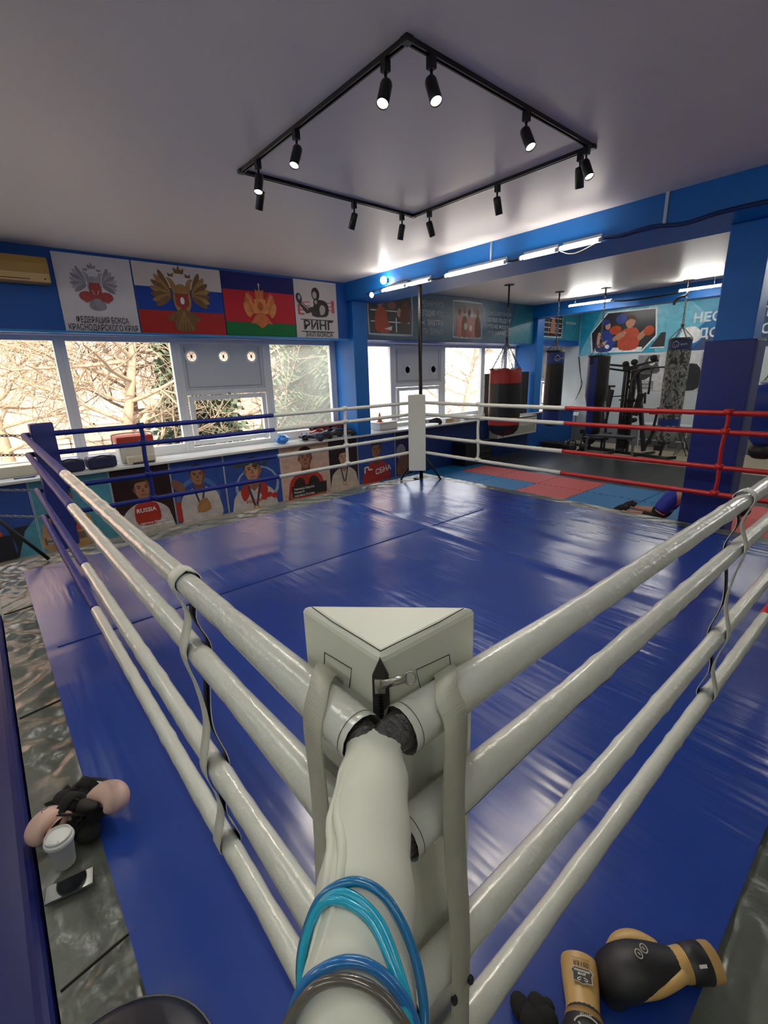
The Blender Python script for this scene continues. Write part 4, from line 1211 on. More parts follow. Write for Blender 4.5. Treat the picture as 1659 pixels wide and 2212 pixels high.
# ------------------------------------------------------------ large banner and posters on the far wall
YW = 14.25-0.012
def far_sheet(mb, x0, z0, y=YW):
    return Sheet(mb, (x0, y, z0), (1, 0, 0), (0, 0, 1), (0, -1, 0), 0.0004)
mb = MB(); S_ = far_sheet(mb, -7.22, 2.12)
BT, BT2, BN = M('banner_aqua', '2d9fc0', 0.35), M('banner_pale_aqua', '73bfd2', 0.35), M('banner_navy', '274c86', 0.35)
S_.base(6.1, 1.24, 0.006, BT)
S_.poly([(0, 0), (0.5, 0), (1.5, 1.24), (0.6, 1.24)], BT2); S_.poly([(1.9, 1.24), (2.9, 1.24), (3.6, .6), (2.6, 0), (2.2, 0)], BT2)
S_.poly([(2.6, 0), (3.9, 1.24), (6.1, 1.24), (6.1, 0)], M('banner_blue', '2c77ad', 0.35)); S_.poly([(3.0, 0), (3.9, .75), (4.3, 1.24), (6.1, 1.24), (6.1, 0)], BN)
S_.poly([(3.2, 0), (3.3, .3), (4.1, 1.0), (6.1, 1.05), (6.1, 0)], M('banner_slate_navy', '3b4c70', 0.35))
S_.poly([(.32, .62), (.78, 1.18), (2.12, 1.16), (2.20, .42), (1.85, .03), (.40, .06)], PURE)
S_.poly([(.36, .62), (.80, 1.14), (2.08, 1.12), (2.16, .44), (1.83, .07), (.44, .10)], M('print_arena_dark', '2b2a2c', 0.35))
S_.poly([(.44, .10), (.50, .20), (1.85, .16), (1.83, .07)], PURE)
BV = M('print_boxer_blue', '2c3f8c', 0.4); RV = M('print_boxer_red', 'b84a2c', 0.4)
S_.poly([(.55, .10), (.52, .42), (.66, .66), (.92, .66), (1.02, .40), (.98, .10)], BV, 3)
S_.poly([(.54, .40), (.60, .20), (.84, .30), (.86, .40), (.68, .36), (.64, .60), (.56, .62)], SK[3], 3)
S_.ell(.80, .82, .13, .15, HAIR); S_.ell(.83, .79, .08, .10, SK[3]); S_.ell(.76, .90, .12, .08, BV)
S_.ell(1.06, .66, .17, .12, POR); S_.ell(.95, .32, .16, .11, BV, .5); S_.ell(.86, .22, .07, .06, PURE)
S_.poly([(1.22, .12), (1.16, .44), (1.30, .66), (1.62, .68), (1.76, .44), (1.68, .12)], RV, 3)
S_.poly([(1.05, .36), (1.30, .46), (1.36, .60), (1.18, .58), (1.0, .44)], SK[1], 3); S_.poly([(1.68, .44), (1.86, .62), (1.96, .56), (1.78, .34)], SK[1], 3)
S_.ell(1.46, .84, .13, .16, SK[1]); S_.poly([(1.33, .86), (1.36, 1.0), (1.5, 1.03), (1.6, .96), (1.6, .88), (1.46, .93)], M('print_short_hair', '5a3a28', 0.6), 3)
S_.ell(1.20, .95, .15, .13, BV); S_.ell(1.98, .58, .14, .13, POR)
S_.poly([(2.05, .12), (2.42, .12), (2.42, .50), (2.30, .50)], M('print_arena_dark', '2b2a2c', 0.35)); S_.line([(2.05, .12), (2.42, .12)], 0.03, PURE)
S_.ell(3.02, .36, .26, .20, PURE); S_.poly([(2.8, .5), (2.85, .56), (3.1, .58), (3.22, .44)], PURE, 3)
S_.text('НЕОБЯЗАТЕЛЬНО', 3.04, .68, 0.30, SIL, 'l', 0.03, width=2.7); S_.text('ДОСТАТОЧНО', 3.18, .30, 0.30, SIL, 'l', 0.03, width=2.2)
mb.build('wall_banner', label='large aqua banner of two fighting boxers on the far wall', cat='banner')
def bw_poster(x0, x1, z0, z1, label, seed):
    mb = MB(); S_ = far_sheet(mb, x0, z0); w, h = x1-x0, z1-z0
    G = [M('print_grey_%d' % i, c, 0.5) for i, c in enumerate(('d8d8d6', '4b4b4d', '8d8d8f', 'b5b5b5', '2c2c2e'))]
    S_.base(w, h, 0.006, G[0]); 
    if seed == 1:
        S_.rect(.02, h*.45, w*.80, h*.97, G[2]); S_.poly([(.1, h*.5), (.2, h*.8), (.35, h*.95), (.55, h*.7), (.6, h*.5)], G[1], 3); S_.ell(w*.55, h*.8, .1, .12, G[0])
        S_.poly([(.03, h*.45), (.12, h*.36), (w*.3, h*.28), (w*.5, h*.36), (w*.6, h*.45)], G[4], 3); S_.rect(.03, .03, w*.7, h*.26, G[2])
        S_.text('Роман', w*.34, h*.20, .08, PURE, 'c', .01); S_.text('чемпион мира', w*.36, h*.10, .06, PURE, 'c', .005)
    else:
        S_.rect(w*.55, 0, w, h, G[3]); S_.poly([(w*.1, h*.1), (w*.2, h*.6), (w*.5, h*.7), (w*.6, h*.3), (w*.5, .02)], G[4], 3); S_.ell(w*.28, h*.42, .16, .12, G[0]); S_.ell(w*.75, h*.3, .2, .16, G[0]); S_.rect(w*.6, h*.1, w, h*.2, G[2])
    mb.build('poster', label=label, cat='poster', group='black and white posters on the far wall')
bw_poster(-5.46, -4.74, 1.10, 2.08, 'grey boxer poster behind the multi-gym on the far wall', 1)
bw_poster(-4.72, -3.2, 1.08, 2.07, 'black and white boxing poster partly behind the camouflage bag', 2)
# ------------------------------------------------------------ column pad, mats and rubber floor
cp = thing('column_pad', 'tall dark blue pad wrapped around the free-standing blue column', 'column pad', (-1.16, 5.98, FLOOR))
b = MB(); b.bb(-1.39, -0.93, 5.78, 5.825, FLOOR+0.01, 1.985, PAD_B); b.bb(-1.39, -1.34, 5.825, 6.15, FLOOR+0.01, 1.985, PAD_B); b.bb(-0.98, -0.93, 5.825, 6.15, FLOOR+0.01, 1.985, PAD_B)
b.build('pad_cover', cp, bevel=0.012)
MB().bb(-0.975, -0.925, 5.84, 6.1, 1.985, 1.992, M('pad_edge_tape', '9aa4b4', 0.4)).build('edge_tape', cp)

MBLU = M('mat_blue_foam', '1677b4', 0.5, noise=0.05, nscale=14, bump=0.3, bscale=130)
MRED = M('mat_red_foam', 'd05a58', 0.5, noise=0.05, nscale=14, bump=0.3, bscale=130)
def puzzle_mat(x0, y0, w, h, m, label):
    t = 0.022; z0, z1 = FLOOR, FLOOR+t
    def edge(ax, ay, bx, by, ph):
        out = []; n = 16; L_ = math.hypot(bx-ax, by-ay); dx, dy = (bx-ax)/L_, (by-ay)/L_
        for i in range(n):
            for f in (0.12, 0.5, 0.88):
                s = (i+f)/n*L_; o = 0.012 if (i+ph) % 2 and f == 0.5 else (0.009 if (i+ph) % 2 else -0.009)
                o = o*0.9
                out.append((ax+dx*s+dy*o, ay+dy*s-dx*o))
        return out
    g = 0.004
    pts = edge(x0+g, y0+g, x0+w-g, y0+g, 0)+edge(x0+w-g, y0+g, x0+w-g, y0+h-g, 0)+edge(x0+w-g, y0+h-g, x0+g, y0+h-g, 1)+edge(x0+g, y0+h-g, x0+g, y0+g, 1)
    # inset the teeth so that neighbours mesh without overlapping
    MB().prism([(x, y, z0) for x, y in pts], (0, 0, t), m).build('floor_mat', label=label, cat='floor mat', group='interlocking foam floor mats')
xs = [-7.2, -6.6, -5.6, -4.6, -3.6, -2.6, -1.6, -0.6, 0.4]
rows = [(6.02, 0.98), (7.0, 1.0), (8.0, 0.86)]
cols = [  # row 1, 2, 3 from the ring outwards
    'BBBBBRRR', 'BBBRBBRB', 'BRRRBBRB']
ORD = ('nearest the ring', 'in the middle row', 'by the black rubber floor')
CN = {'B': 'blue', 'R': 'red'}
POS = ('against the window wall', 'second from the window wall', 'third from the window wall', 'fourth from the window wall', 'fifth from the window wall', 'just left of the padded column', 'behind the padded column', 'just right of the padded column')
for r_, (y, h) in enumerate(rows):
    for c_ in range(8):
        k = cols[r_][c_]
        puzzle_mat(xs[c_], y, xs[c_+1]-xs[c_], h, MBLU if k == 'B' else MRED, f'{CN[k]} foam mat {ORD[r_]}, {POS[c_]}')
RUB = M('black_rubber_floor', '2b2d30', 0.32, noise=0.1, nscale=3, bump=0.25, bscale=30, spec=0.5)
rf = thing('rubber_floor', 'glossy black rubber flooring between the foam mats and the gym machines', 'rubber flooring', (-3.5, 10.2, FLOOR))
for i in range(4):
    x0, x1 = -7.2+i*1.95, -7.2+(i+1)*1.95-0.006
    MB().bb(x0, x1, 8.88, 11.55, FLOOR+0.0005, FLOOR+0.014, RUB).build('rubber_sheet', rf)

# ------------------------------------------------------------ hanging punch bags
CH = M('bag_chain', '6b6a68', 0.35, metal=0.9)
HB = M('bag_leather_black', '1c1a1a', 0.38, bump=0.15, bscale=14); HR = M('bag_leather_red', 'b3281e', 0.4, bump=0.2, bscale=10)
HBL = M('bag_blue', '1f3e8f', 0.42, bump=0.15, bscale=10)
RUST = M('rusty_steel', '4a352b', 0.6, metal=0.5)
def hang(t, x, y, zr, ztop, r, n, rod=0.35):
    MB().tube([(x, y, CEIL), (x, y, CEIL-rod)], 0.018, RUST, 8).build('ceiling_rod', t)
    MB().lathe([(0.10, -0.012), (0.10, 0.0)], (x, y, CEIL), RUST, 14).build('ceiling_plate', t)
    chain((x, y, CEIL-rod), (x, y, zr), '', r=0.007, ln=0.075, m=CH).build('chain', t)
    MB().ell((x, y, zr), (0.035, 0.035, 0.05), CH).build('swivel', t)
    for i in range(n):
        a = 2*PI*i/n+0.3
        chain((x, y, zr-0.03), (x+r*math.cos(a), y+r*math.sin(a), ztop), '', r=0.0045, ln=0.05, m=CH).build('chain', t)
# large red and black bag
bx, by = -5.71, 8.33
t = thing('punch_bag', 'large fat red and black punch bag hanging beyond the far ropes', 'punch bag', (bx, by, 0.4), 'hanging punch bags')
MB().lathe([(0.0, 0.395), (0.10, 0.40), (0.22, 0.44), (0.30, 0.52), (0.325, 0.60), (0.33, 0.64)], (bx, by, 0), HB, 36, caps=False).build('bag_bottom', t)
MB().lathe([(0.33, 0.64), (0.332, 0.80)], (bx, by, 0), HR, 36, caps=False).build('lower_band', t)
MB().lathe([(0.332, 0.80), (0.336, 1.1), (0.333, 1.5)], (bx, by, 0), HB, 36, caps=False).build('bag_body', t)
MB().lathe([(0.333, 1.5), (0.328, 1.66), (0.322, 1.77), (0.318, 1.78), (0.0, 1.74)], (bx, by, 0), HR, 36, caps=False).build('upper_band', t)
b = MB()
for i in range(12):
    a = 2*PI*i/12
    b.box((bx+0.325*math.cos(a), by+0.325*math.sin(a), 1.785), (0.02, 0.09, 0.035), M('bag_tab_white', 'd8d4cc', 0.5) if i % 2 else HR, Matrix.Rotation(a, 3, 'Z'))
b.build('hanging_tab', t)
MB().tube([(bx, by, 0.41), (bx, by, 0.36)], 0.012, CH, 8).build('bottom_ring', t)
hang(t, bx, by, 2.36, 1.78, 0.31, 8, 0.42)
# slim black bag with blue ends
def emblem(mb, c, n, s, m):
    """a round mask-like mark: broken ring, brow and two eyes, laid on the bag"""
    n = Vector(n).normalized(); u = Vector((-n.y, n.x, 0)).normalized(); v = Vector((0, 0, 1)); c = Vector(c)
    for a0, a1 in ((0.35, 2.7), (2.95, 5.0), (5.25, 6.5)):
        pts = [c+u*(s*math.cos(t))+v*(s*math.sin(t)) for t in [a0+(a1-a0)*i/10 for i in range(11)]]
        mb.tube(pts, s*0.12, m, 5)
    for sg in (-1, 1):
        mb.ell(c+u*(sg*s*0.38)+v*(s*0.02), (s*0.2, s*0.2, s*0.12), m)
    mb.tube([c+u*(-s*.2)+v*(s*1.1), c+v*(s*1.35), c+u*(s*.2)+v*(s*1.1)], s*0.1, m, 5)
    mb.tube([c+u*(-s*.5)-v*(s*.35), c-v*(s*.62), c+u*(s*.5)-v*(s*.35)], s*0.1, m, 5)
def view_n(x, y):
    d = Vector((0.378-x, -0.29-y, 0)); return d.normalized()
bx, by = -5.62, 10.1
t = thing('punch_bag', 'slim black punch bag with blue bands top and bottom, second from left', 'punch bag', (bx, by, 0.45), 'hanging punch bags')
MB().lathe([(0.0, 0.44), (0.1, 0.45), (0.18, 0.50), (0.203, 0.56)], (bx, by, 0), HB, 30, caps=False).build('bag_bottom', t)
MB().lathe([(0.203, 0.56), (0.205, 0.80)], (bx, by, 0), HBL, 30, caps=False).build('lower_band', t)
MB().lathe([(0.205, 0.80), (0.207, 1.4), (0.205, 1.88)], (bx, by, 0), HB, 30, caps=False).build('bag_body', t)
ub = MB().lathe([(0.205, 1.88), (0.205, 2.13)], (bx, by, 0), HBL, 30, caps=False).build('upper_band', t)
MB().lathe([(0.208, 2.11), (0.21, 2.16), (0.0, 2.14)], (bx, by, 0), HB, 30, caps=False).build('rim', t)
EMB = M('bag_logo_white', 'c6cbd4', 0.5)
n = view_n(bx, by); n = (Matrix.Rotation(0.25, 3, 'Z') @ n)
mb = MB(); emblem(mb, Vector((bx, by, 1.985))+n*0.206, n, 0.06, EMB)
Sx = Sheet(mb, Vector((bx, by, 1.97))+n*0.195+Vector((-n.y, n.x, 0))*0.085, (-n.y, n.x, 0), (0, 0, 1), n); Sx.text('sport.', 0, 0, 0.07, EMB, 'l', 0.01, width=0.10)
mb.build('logo', ub)
hang(t, bx, by, 2.36, 2.16, 0.19, 4, 0.2)
# blue and black tear shaped bag
bx, by = -4.82, 10.6
t = thing('punch_bag', 'blue and black tapered punch bag left of the multi-gym', 'punch bag', (bx, by, 0.27), 'hanging punch bags')
prof = [(0.0, 0.26), (0.15, 0.27), (0.165, 0.40), (0.17, 0.80), (0.20, 1.0), (0.235, 1.14), (0.24, 1.25), (0.232, 1.6), (0.23, 2.0)]
def half(a0, a1, m, mb):
    n_ = 12; vs, fs = [], []
    for r, z in prof:
        for j in range(n_+1):
            a = a0+(a1-a0)*j/n_; vs.append((bx+r*math.cos(a), by+r*math.sin(a), z))
    for i in range(len(prof)-1):
        for j in range(n_):
            k = i*(n_+1)+j; fs.append((k, k+1, k+n_+2, k+n_+1))
    mb.add(vs, fs, m, True)
va = math.atan2(-0.29-by, 0.378-bx)
mb = MB(); half(va+0.28-PI, va+0.28, HBL, mb) if False else None
b = MB(); half(va-PI+0.15, va-0.12, HBL, b); b.build('blue_half', t)
b = MB(); half(va-0.12, va+PI+0.15, HB, b); b.build('black_half', t)
MB().lathe([(0.233, 1.97), (0.236, 2.02), (0.0, 2.0)], (bx, by, 0), HB, 28, caps=False).build('rim', t)
MB().box(Vector((bx, by, 1.9))+Vector((math.cos(va-0.75), math.sin(va-0.75), 0))*0.232, (0.012, 0.09, 0.16), M('bag_tag_navy', '15183a', 0.5), Matrix.Rotation(va-0.75, 3, 'Z')).build('bag_tag', t)
hang(t, bx, by, 2.33, 2.0, 0.21, 4, 0.15)
# camouflage bag
CAMO = bpy.data.materials.new('camouflage_cloth'); CAMO.use_nodes = True; nt = CAMO.node_tree; pb = nt.nodes['Principled BSDF']; pb.inputs['Roughness'].default_value = 0.7
tc = nt.nodes.new('ShaderNodeTexCoord'); mp = nt.nodes.new('ShaderNodeMapping'); mp.inputs['Scale'].default_value = (1, 1, 0.8)
n_ = nt.nodes.new('ShaderNodeTexNoise'); n_.inputs['Scale'].default_value = 11; n_.inputs['Detail'].default_value = 1.5; n_.inputs['Distortion'].default_value = 1.2
cr = nt.nodes.new('ShaderNodeValToRGB'); cr.color_ramp.interpolation = 'CONSTANT'
els = cr.color_ramp.elements; els[0].position = 0.0; els[0].color = lin('454844'); els[1].position = 0.44; els[1].color = lin('84877f')
e = els.new(0.54); e.color = lin('b3b6ad'); e = els.new(0.62); e.color = lin('62655f')
nt.links.new(tc.outputs['Object'], mp.inputs[0]); nt.links.new(mp.outputs[0], n_.inputs['Vector']); nt.links.new(n_.outputs[0], cr.inputs[0]); nt.links.new(cr.outputs[0], pb.inputs['Base Color'])
bx, by = -3.42, 11.2
t = thing('punch_bag', 'tall grey camouflage punch bag with blue bands near the padded column', 'punch bag', (bx, by, 0.3), 'hanging punch bags')
MB().lathe([(0.0, 0.10), (0.12, 0.11), (0.2, 0.16), (0.215, 0.22), (0.218, 0.5)], (bx, by, 0), CAMO, 30, caps=False).build('bag_bottom', t)
lb = MB().lathe([(0.218, 0.5), (0.219, 0.64)], (bx, by, 0), HBL, 30, caps=False).build('lower_band', t)
MB().lathe([(0.219, 0.64), (0.222, 1.3), (0.22, 2.06)], (bx, by, 0), CAMO, 30, caps=False).build('bag_body', t)
ub = MB().lathe([(0.22, 2.06), (0.22, 2.27)], (bx, by, 0), M('bag_navy_band', '28356b', 0.45), 30, caps=False).build('upper_band', t)
b = MB().lathe([(0.223, 2.25), (0.226, 2.30), (0.0, 2.28)], (bx, by, 0), HB, 30, caps=False)
b.build('rim', t)
n = view_n(bx, by); n = Matrix.Rotation(-0.35, 3, 'Z') @ n
mb = MB(); emblem(mb, Vector((bx, by, 2.16))+n*0.221, n, 0.06, EMB)
Sx = Sheet(mb, Vector((bx, by, 2.145))+n*0.212+Vector((-n.y, n.x, 0))*0.085, (-n.y, n.x, 0), (0, 0, 1), n); Sx.text('sport.', 0, 0, 0.075, EMB, 'l', 0.01, width=0.14)
mb.build('logo', ub)
hang(t, bx, by, 2.55, 2.30, 0.2, 6, 0.15)
b = MB(); b.tube(smooth_path([(bx+0.02, by, 3.2), (bx-0.02, by, 3.12), (bx-0.12, by, 3.1), (bx-0.2, by, 3.04), (bx-0.22, by, 2.96)], 5), 0.028, BLACK, 8)
b.build('bag_bracket_arm', t)
# dark blue bag beyond the padded column
bx, by = -1.30, 8.9
t = thing('punch_bag', 'dark blue bulging punch bag showing right of the padded column', 'punch bag', (bx, by, 0.35), 'hanging punch bags')
MB().lathe([(0.0, 0.50), (0.12, 0.52), (0.20, 0.62), (0.20, 0.80), (0.24, 0.95), (0.30, 1.1), (0.31, 1.28), (0.24, 1.42), (0.16, 1.46), (0.0, 1.47)], (bx, by, 0), HBL, 26, caps=False).build('bag_body', t)
MB().lathe([(0.0, 0.30), (0.1, 0.31), (0.16, 0.36), (0.17, 0.46), (0.12, 0.52)], (bx, by, 0), HB, 22, caps=False).build('bag_bottom', t)
MB().lathe([(0.165, 1.44), (0.17, 1.47), (0.10, 1.49)], (bx, by, 0), EMB, 22).build('rim', t)
hang(t, bx, by, 1.75, 1.47, 0.14, 4, 0.1)

# ------------------------------------------------------------ multi-gym and other equipment
STK = M('gym_frame_grey', '2c2d2f', 0.4, metal=0.2); UPH = M('black_upholstery', '232325', 0.45); FOAM = M('black_foam', '1b1b1c', 0.8)
def bar(mb, a, b, w=0.05, m=STK):
    a, b = Vector(a), Vector(b); d = b-a
    R = d.to_track_quat('Z', 'Y').to_matrix(); mb.box((a+b)/2, (w, w, d.length), m, R)
Yg = 12.8
g = thing('multi_gym', 'black and grey multi-gym with weight tower, press arms and padded seat back', 'gym machine', (-4.9, Yg, FLOOR))
b = MB(); bar(b, (-5.25, Yg+0.25, FLOOR), (-5.25, Yg+0.25, 1.72), 0.06); bar(b, (-4.98, Yg+0.25, FLOOR), (-4.98, Yg+0.25, 1.74), 0.06); b.bb(-5.3, -4.92, Yg+0.18, Yg+0.32, 1.68, 1.76, STK)
b.build('tower_frame', g)
b = MB()
for i in range(12):
    b.bb(-5.2, -5.03, Yg+0.18, Yg+0.32, FLOOR+0.06+i*0.075, FLOOR+0.125+i*0.075, FOAM)
b.bb(-5.22, -5.01, Yg+0.30, Yg+0.33, FLOOR+0.05, 1.68, M('tower_shroud', '202022', 0.5)); b.build('weight_stack', g)
b = MB(); b.tube([(-5.09, Yg+0.16, 0.4), (-5.07, Yg+0.16, 1.6)], 0.012, CHROME, 8); b.tube([(-5.16, Yg+0.16, 0.4), (-5.16, Yg+0.16, 1.6)], 0.006, STEEL, 6); b.build('guide_rod', g)
b = MB(); bar(b, (-5.62, Yg-0.35, 1.84), (-5.15, Yg+0.2, 1.76), 0.05); bar(b, (-5.66, Yg-0.1, 1.74), (-5.2, Yg+0.25, 1.64), 0.05)
bar(b, (-5.1, Yg+0.2, 1.74), (-4.36, Yg-0.1, 1.88), 0.05); b.build('top_beam', g)
for c in ((-5.15, Yg-0.02, 1.82), (-4.94, Yg-0.02, 1.86), (-4.42, Yg-0.2, 1.94)):
    MB().lathe([(0.02, -0.04), (0.075, -0.035), (0.075, -0.012), (0.055, 0.0), (0.075, 0.012), (0.075, 0.035), (0.02, 0.04)], c, FOAM, 20, Matrix.Rotation(PI/2, 3, 'X')).build('pulley', g)
for c in ((-4.95, Yg, 1.39), (-4.95, Yg, 1.24)):
    MB().lathe([(0.02, -0.03), (0.065, -0.028), (0.05, 0.0), (0.065, 0.028), (0.02, 0.03)], c, FOAM, 18, Matrix.Rotation(PI/2, 3, 'X')).build('pulley', g)
b = MB(); bar(b, (-4.78, Yg-0.1, 1.62), (-4.42, Yg-0.1, FLOOR+0.1), 0.09); bar(b, (-4.42, Yg-0.1, FLOOR+0.15), (-4.15, Yg-0.2, 0.3), 0.05); bar(b, (-4.30, Yg-0.1, FLOOR+0.3), (-4.20, Yg-0.1, 0.75), 0.05); b.build('front_column', g)
b = MB(); b.tube(smooth_path([(-4.42, Yg-0.1, 1.70), (-4.62, Yg-0.15, 1.68), (-4.78, Yg-0.2, 1.58), (-4.84, Yg-0.25, 1.38), (-4.82, Yg-0.28, 1.1)], 6), 0.03, STK, 10)
b.tube(smooth_path([(-4.85, Yg-0.4, 1.64), (-4.6, Yg-0.2, 1.70), (-4.42, Yg-0.15, 1.72), (-4.15, Yg+0.05, 1.72)], 6), 0.02, STK, 8)
b.tube([(-4.44, Yg-0.2, 1.72), (-4.42, Yg-0.25, 1.12)], 0.022, STK, 8); b.tube([(-4.42, Yg-0.2, 1.72), (-3.95, Yg, 1.73)], 0.012, STK, 8); b.build('press_arm', g)
for p, q in (((-4.50, Yg-0.25, 1.12), (-4.47, Yg-0.28, 0.85)), ((-4.83, Yg-0.28, 1.12), (-4.80, Yg-0.3, 0.92)), ((-4.43, Yg-0.22, 1.2), (-4.43, Yg-0.24, 1.08))):
    MB().tube([p, q], 0.026, FOAM, 10).build('hand_grip', g)
b = MB(); R = Matrix.Rotation(0.12, 3, 'Y')
sb_ = MB().box((-5.36, Yg-0.45, 0.75), (0.24, 0.07, 0.92), UPH, R).build('seat_back', g, bevel=0.03, seg=3)
S_ = MB(); S2 = Sheet(S_, (-5.30, Yg-0.488, 0.45), (-0.115, 0, 0.993), (-0.993, 0, -0.115), (0, -1, 0)); S2.text('TORNADO', 0.0, -0.0, 0.07, PURE, 'l', 0.012, width=0.46); S_.build('lettering', sb_)
b = MB().box((-4.66, Yg-0.2, 0.82), (0.16, 0.07, 0.58), UPH, Matrix.Rotation(0.18, 3, 'Y')).build('chest_pad', g, bevel=0.025, seg=3)
b = MB(); b.bb(-5.46, -5.18, Yg-0.7, Yg-0.32, 0.02, 0.09, UPH); b.build('seat', g, bevel=0.025, seg=3)
b = MB(); bar(b, (-5.3, Yg-0.45, FLOOR+0.05), (-5.34, Yg-0.4, 1.25), 0.05); bar(b, (-5.48, Yg-0.45, 1.28), (-5.18, Yg-0.45, 1.28), 0.05); bar(b, (-5.33, Yg-0.45, 1.18), (-5.33, Yg-0.45, 1.3), 0.05); b.build('seat_post', g)
b = MB(); bar(b, (-5.74, Yg-0.5, 0.92), (-5.45, Yg-0.45, 0.93), 0.05); bar(b, (-5.1, Yg-0.3, 0.93), (-4.78, Yg-0.3, 0.93), 0.035); bar(b, (-5.4, Yg-0.3, 1.0), (-5.0, Yg-0.1, 1.03), 0.025); b.build('leg_lever', g)
for c in ((-5.76, Yg-0.5, 0.92), (-4.80, Yg-0.3, 0.92), (-4.72, Yg-0.25, 0.42)):
    MB().tube([Vector(c)+Vector((0, -0.13, 0)), Vector(c)+Vector((0, 0.13, 0))], 0.06, FOAM, 14).build('foam_roller', g)
b = MB(); bar(b, (-5.1, Yg+0.3, FLOOR+0.04), (-5.1, Yg-0.8, FLOOR+0.04), 0.07); bar(b, (-5.1, Yg-0.2, FLOOR+0.04), (-3.7, Yg-0.5, FLOOR+0.04), 0.07); bar(b, (-4.5, Yg-0.6, FLOOR+0.03), (-4.3, Yg+0.3, FLOOR+0.03), 0.06)
bar(b, (-3.85, Yg-0.75, FLOOR+0.04), (-3.62, Yg-0.25, FLOOR+0.04), 0.07); b.build('base_frame', g)
b = MB(); b.bb(-4.0, -3.82, Yg-0.4, Yg-0.2, -0.12, 0.0, FOAM); b.bb(-4.08, -3.92, Yg-0.42, Yg-0.2, -0.28, -0.16, FOAM); bar(b, (-3.95, Yg-0.3, FLOOR+0.06), (-3.9, Yg-0.3, 0.0), 0.05); bar(b, (-3.95, Yg-0.3, 0.0), (-3.85, Yg-0.25, 0.15), 0.03); b.build('foot_plate', g)
MB().bb(-4.38, -4.16, Yg-0.16, Yg-0.1, 0.58, 0.63, HR).bb(-4.36, -4.32, Yg-0.16, Yg-0.1, 0.6, 0.68, HR).build('selector_lever', g)

fb = thing('flat_bench', 'flat weight bench with grey tube legs in front of the multi-gym', 'weight bench', (-5.0, 11.95, FLOOR))
MB().bb(-5.6, -4.42, 11.82, 12.1, 0.02, 0.09, M('bench_grey_pad', '4a4d50', 0.45)).build('bench_pad', fb, bevel=0.02, seg=3)
for x0 in (-5.55, -4.5):
    MB().tube(smooth_path([(x0+(0.10 if x0 < -5 else -0.04), 11.95, 0.0), (x0-(0.03 if x0 < -5 else -0.08), 11.95, -0.05), (x0-(0.05 if x0 < -5 else -0.1), 11.95, FLOOR+0.02)], 5), 0.032, STEEL, 10).build('leg', fb)
    MB().bb(x0-0.12, x0+0.12, 11.78, 12.12, FLOOR, FLOOR+0.03, M('bench_foot', '5a5148', 0.5)).build('foot', fb, bevel=0.006)
sb2 = thing('ab_bench', 'black folded bench lying behind the flat weight bench', 'weight bench', (-5.5, 12.45, FLOOR))
MB().bb(-5.9, -5.3, 12.3, 12.6, -0.14, -0.06, UPH).build('bench_pad', sb2, bevel=0.02)
MB().bb(-6.0, -5.1, 12.38, 12.52, FLOOR+0.04, FLOOR+0.12, STK).tube([(-5.75, 12.45, FLOOR+0.1), (-5.75, 12.45, -0.14)], 0.03, STK, 8).tube([(-5.42, 12.45, FLOOR+0.1), (-5.42, 12.45, -0.14)], 0.03, STK, 8).bb(-6.0, -5.95, 12.25, 12.65, FLOOR, FLOOR+0.05, STK).bb(-5.15, -5.1, 12.25, 12.65, FLOOR, FLOOR+0.05, STK).build('bench_frame', sb2)
IRON = M('cast_iron', '1e1e20', 0.5, metal=0.2)
def kettlebell(x, y, r, label, a=0.3):
    t = thing('kettlebell', label, 'kettlebell', (x, y, FLOOR), 'kettlebells by the window wall')
    MB().lathe([(0.0, FLOOR), (r*0.6, FLOOR), (r*0.95, FLOOR+r*0.55), (r, FLOOR+r*0.95), (r*0.85, FLOOR+r*1.5), (r*0.45, FLOOR+r*1.82), (0, FLOOR+r*1.85)], (x, y, 0), IRON, 20, caps=False).build('bell', t)
    c, s = math.cos(a), math.sin(a)
    pts = [(x+c*u*r, y+s*u*r, FLOOR+r*w) for u, w in ((-.55, 1.6), (-.72, 2.0), (-.5, 2.45), (0, 2.55), (.5, 2.45), (.72, 2.0), (.55, 1.6))]
    MB().tube(smooth_path(pts, 4), r*0.16, IRON, 8).build('handle', t)
kettlebell(-6.05, 12.05, 0.125, 'black kettlebell in front of its group by the bench')
kettlebell(-5.84, 12.3, 0.12, 'black kettlebell nearest the bench leg', 0.9)
kettlebell(-6.32, 12.2, 0.11, 'leftmost black kettlebell of the group by the bench', -0.3)
sp = thing('step_platform', 'low black step platform on the floor left of the kettlebells', 'step platform', (-6.85, 12.5, FLOOR))
MB().bb(-7.2, -6.5, 12.3, 12.75, FLOOR+0.1, FLOOR+0.15, FOAM).build('step_top', sp, bevel=0.012)
MB().bb(-7.15, -6.55, 12.33, 12.45, FLOOR, FLOOR+0.1, BLACK).build('step_base', sp, bevel=0.01)
MB().bb(-7.15, -6.55, 12.6, 12.72, FLOOR, FLOOR+0.1, BLACK).build('step_base', sp, bevel=0.01)
eb = thing('ab_roller_bike', 'dark exercise machine with small display left of the blue and black bag', 'exercise machine', (-6.4, 13.2, FLOOR))
b = MB(); bar(b, (-6.62, 13.2, FLOOR), (-6.60, 13.2, 0.42), 0.025, STEEL); b.bb(-6.8, -6.3, 13.1, 13.3, FLOOR, FLOOR+0.05, STK); b.build('stand', eb)
MB().box((-6.58, 13.16, 0.46), (0.16, 0.03, 0.11), M('display_pale', 'cfd6dc', 0.3), Matrix.Rotation(-0.5, 3, 'X')).build('display', eb)
MB().lathe([(0.02, -0.05), (0.19, -0.045), (0.19, 0.045), (0.02, 0.05)], (-6.15, 13.2, -0.22), FOAM, 24, Matrix.Rotation(PI/2, 3, 'X')).build('flywheel', eb)
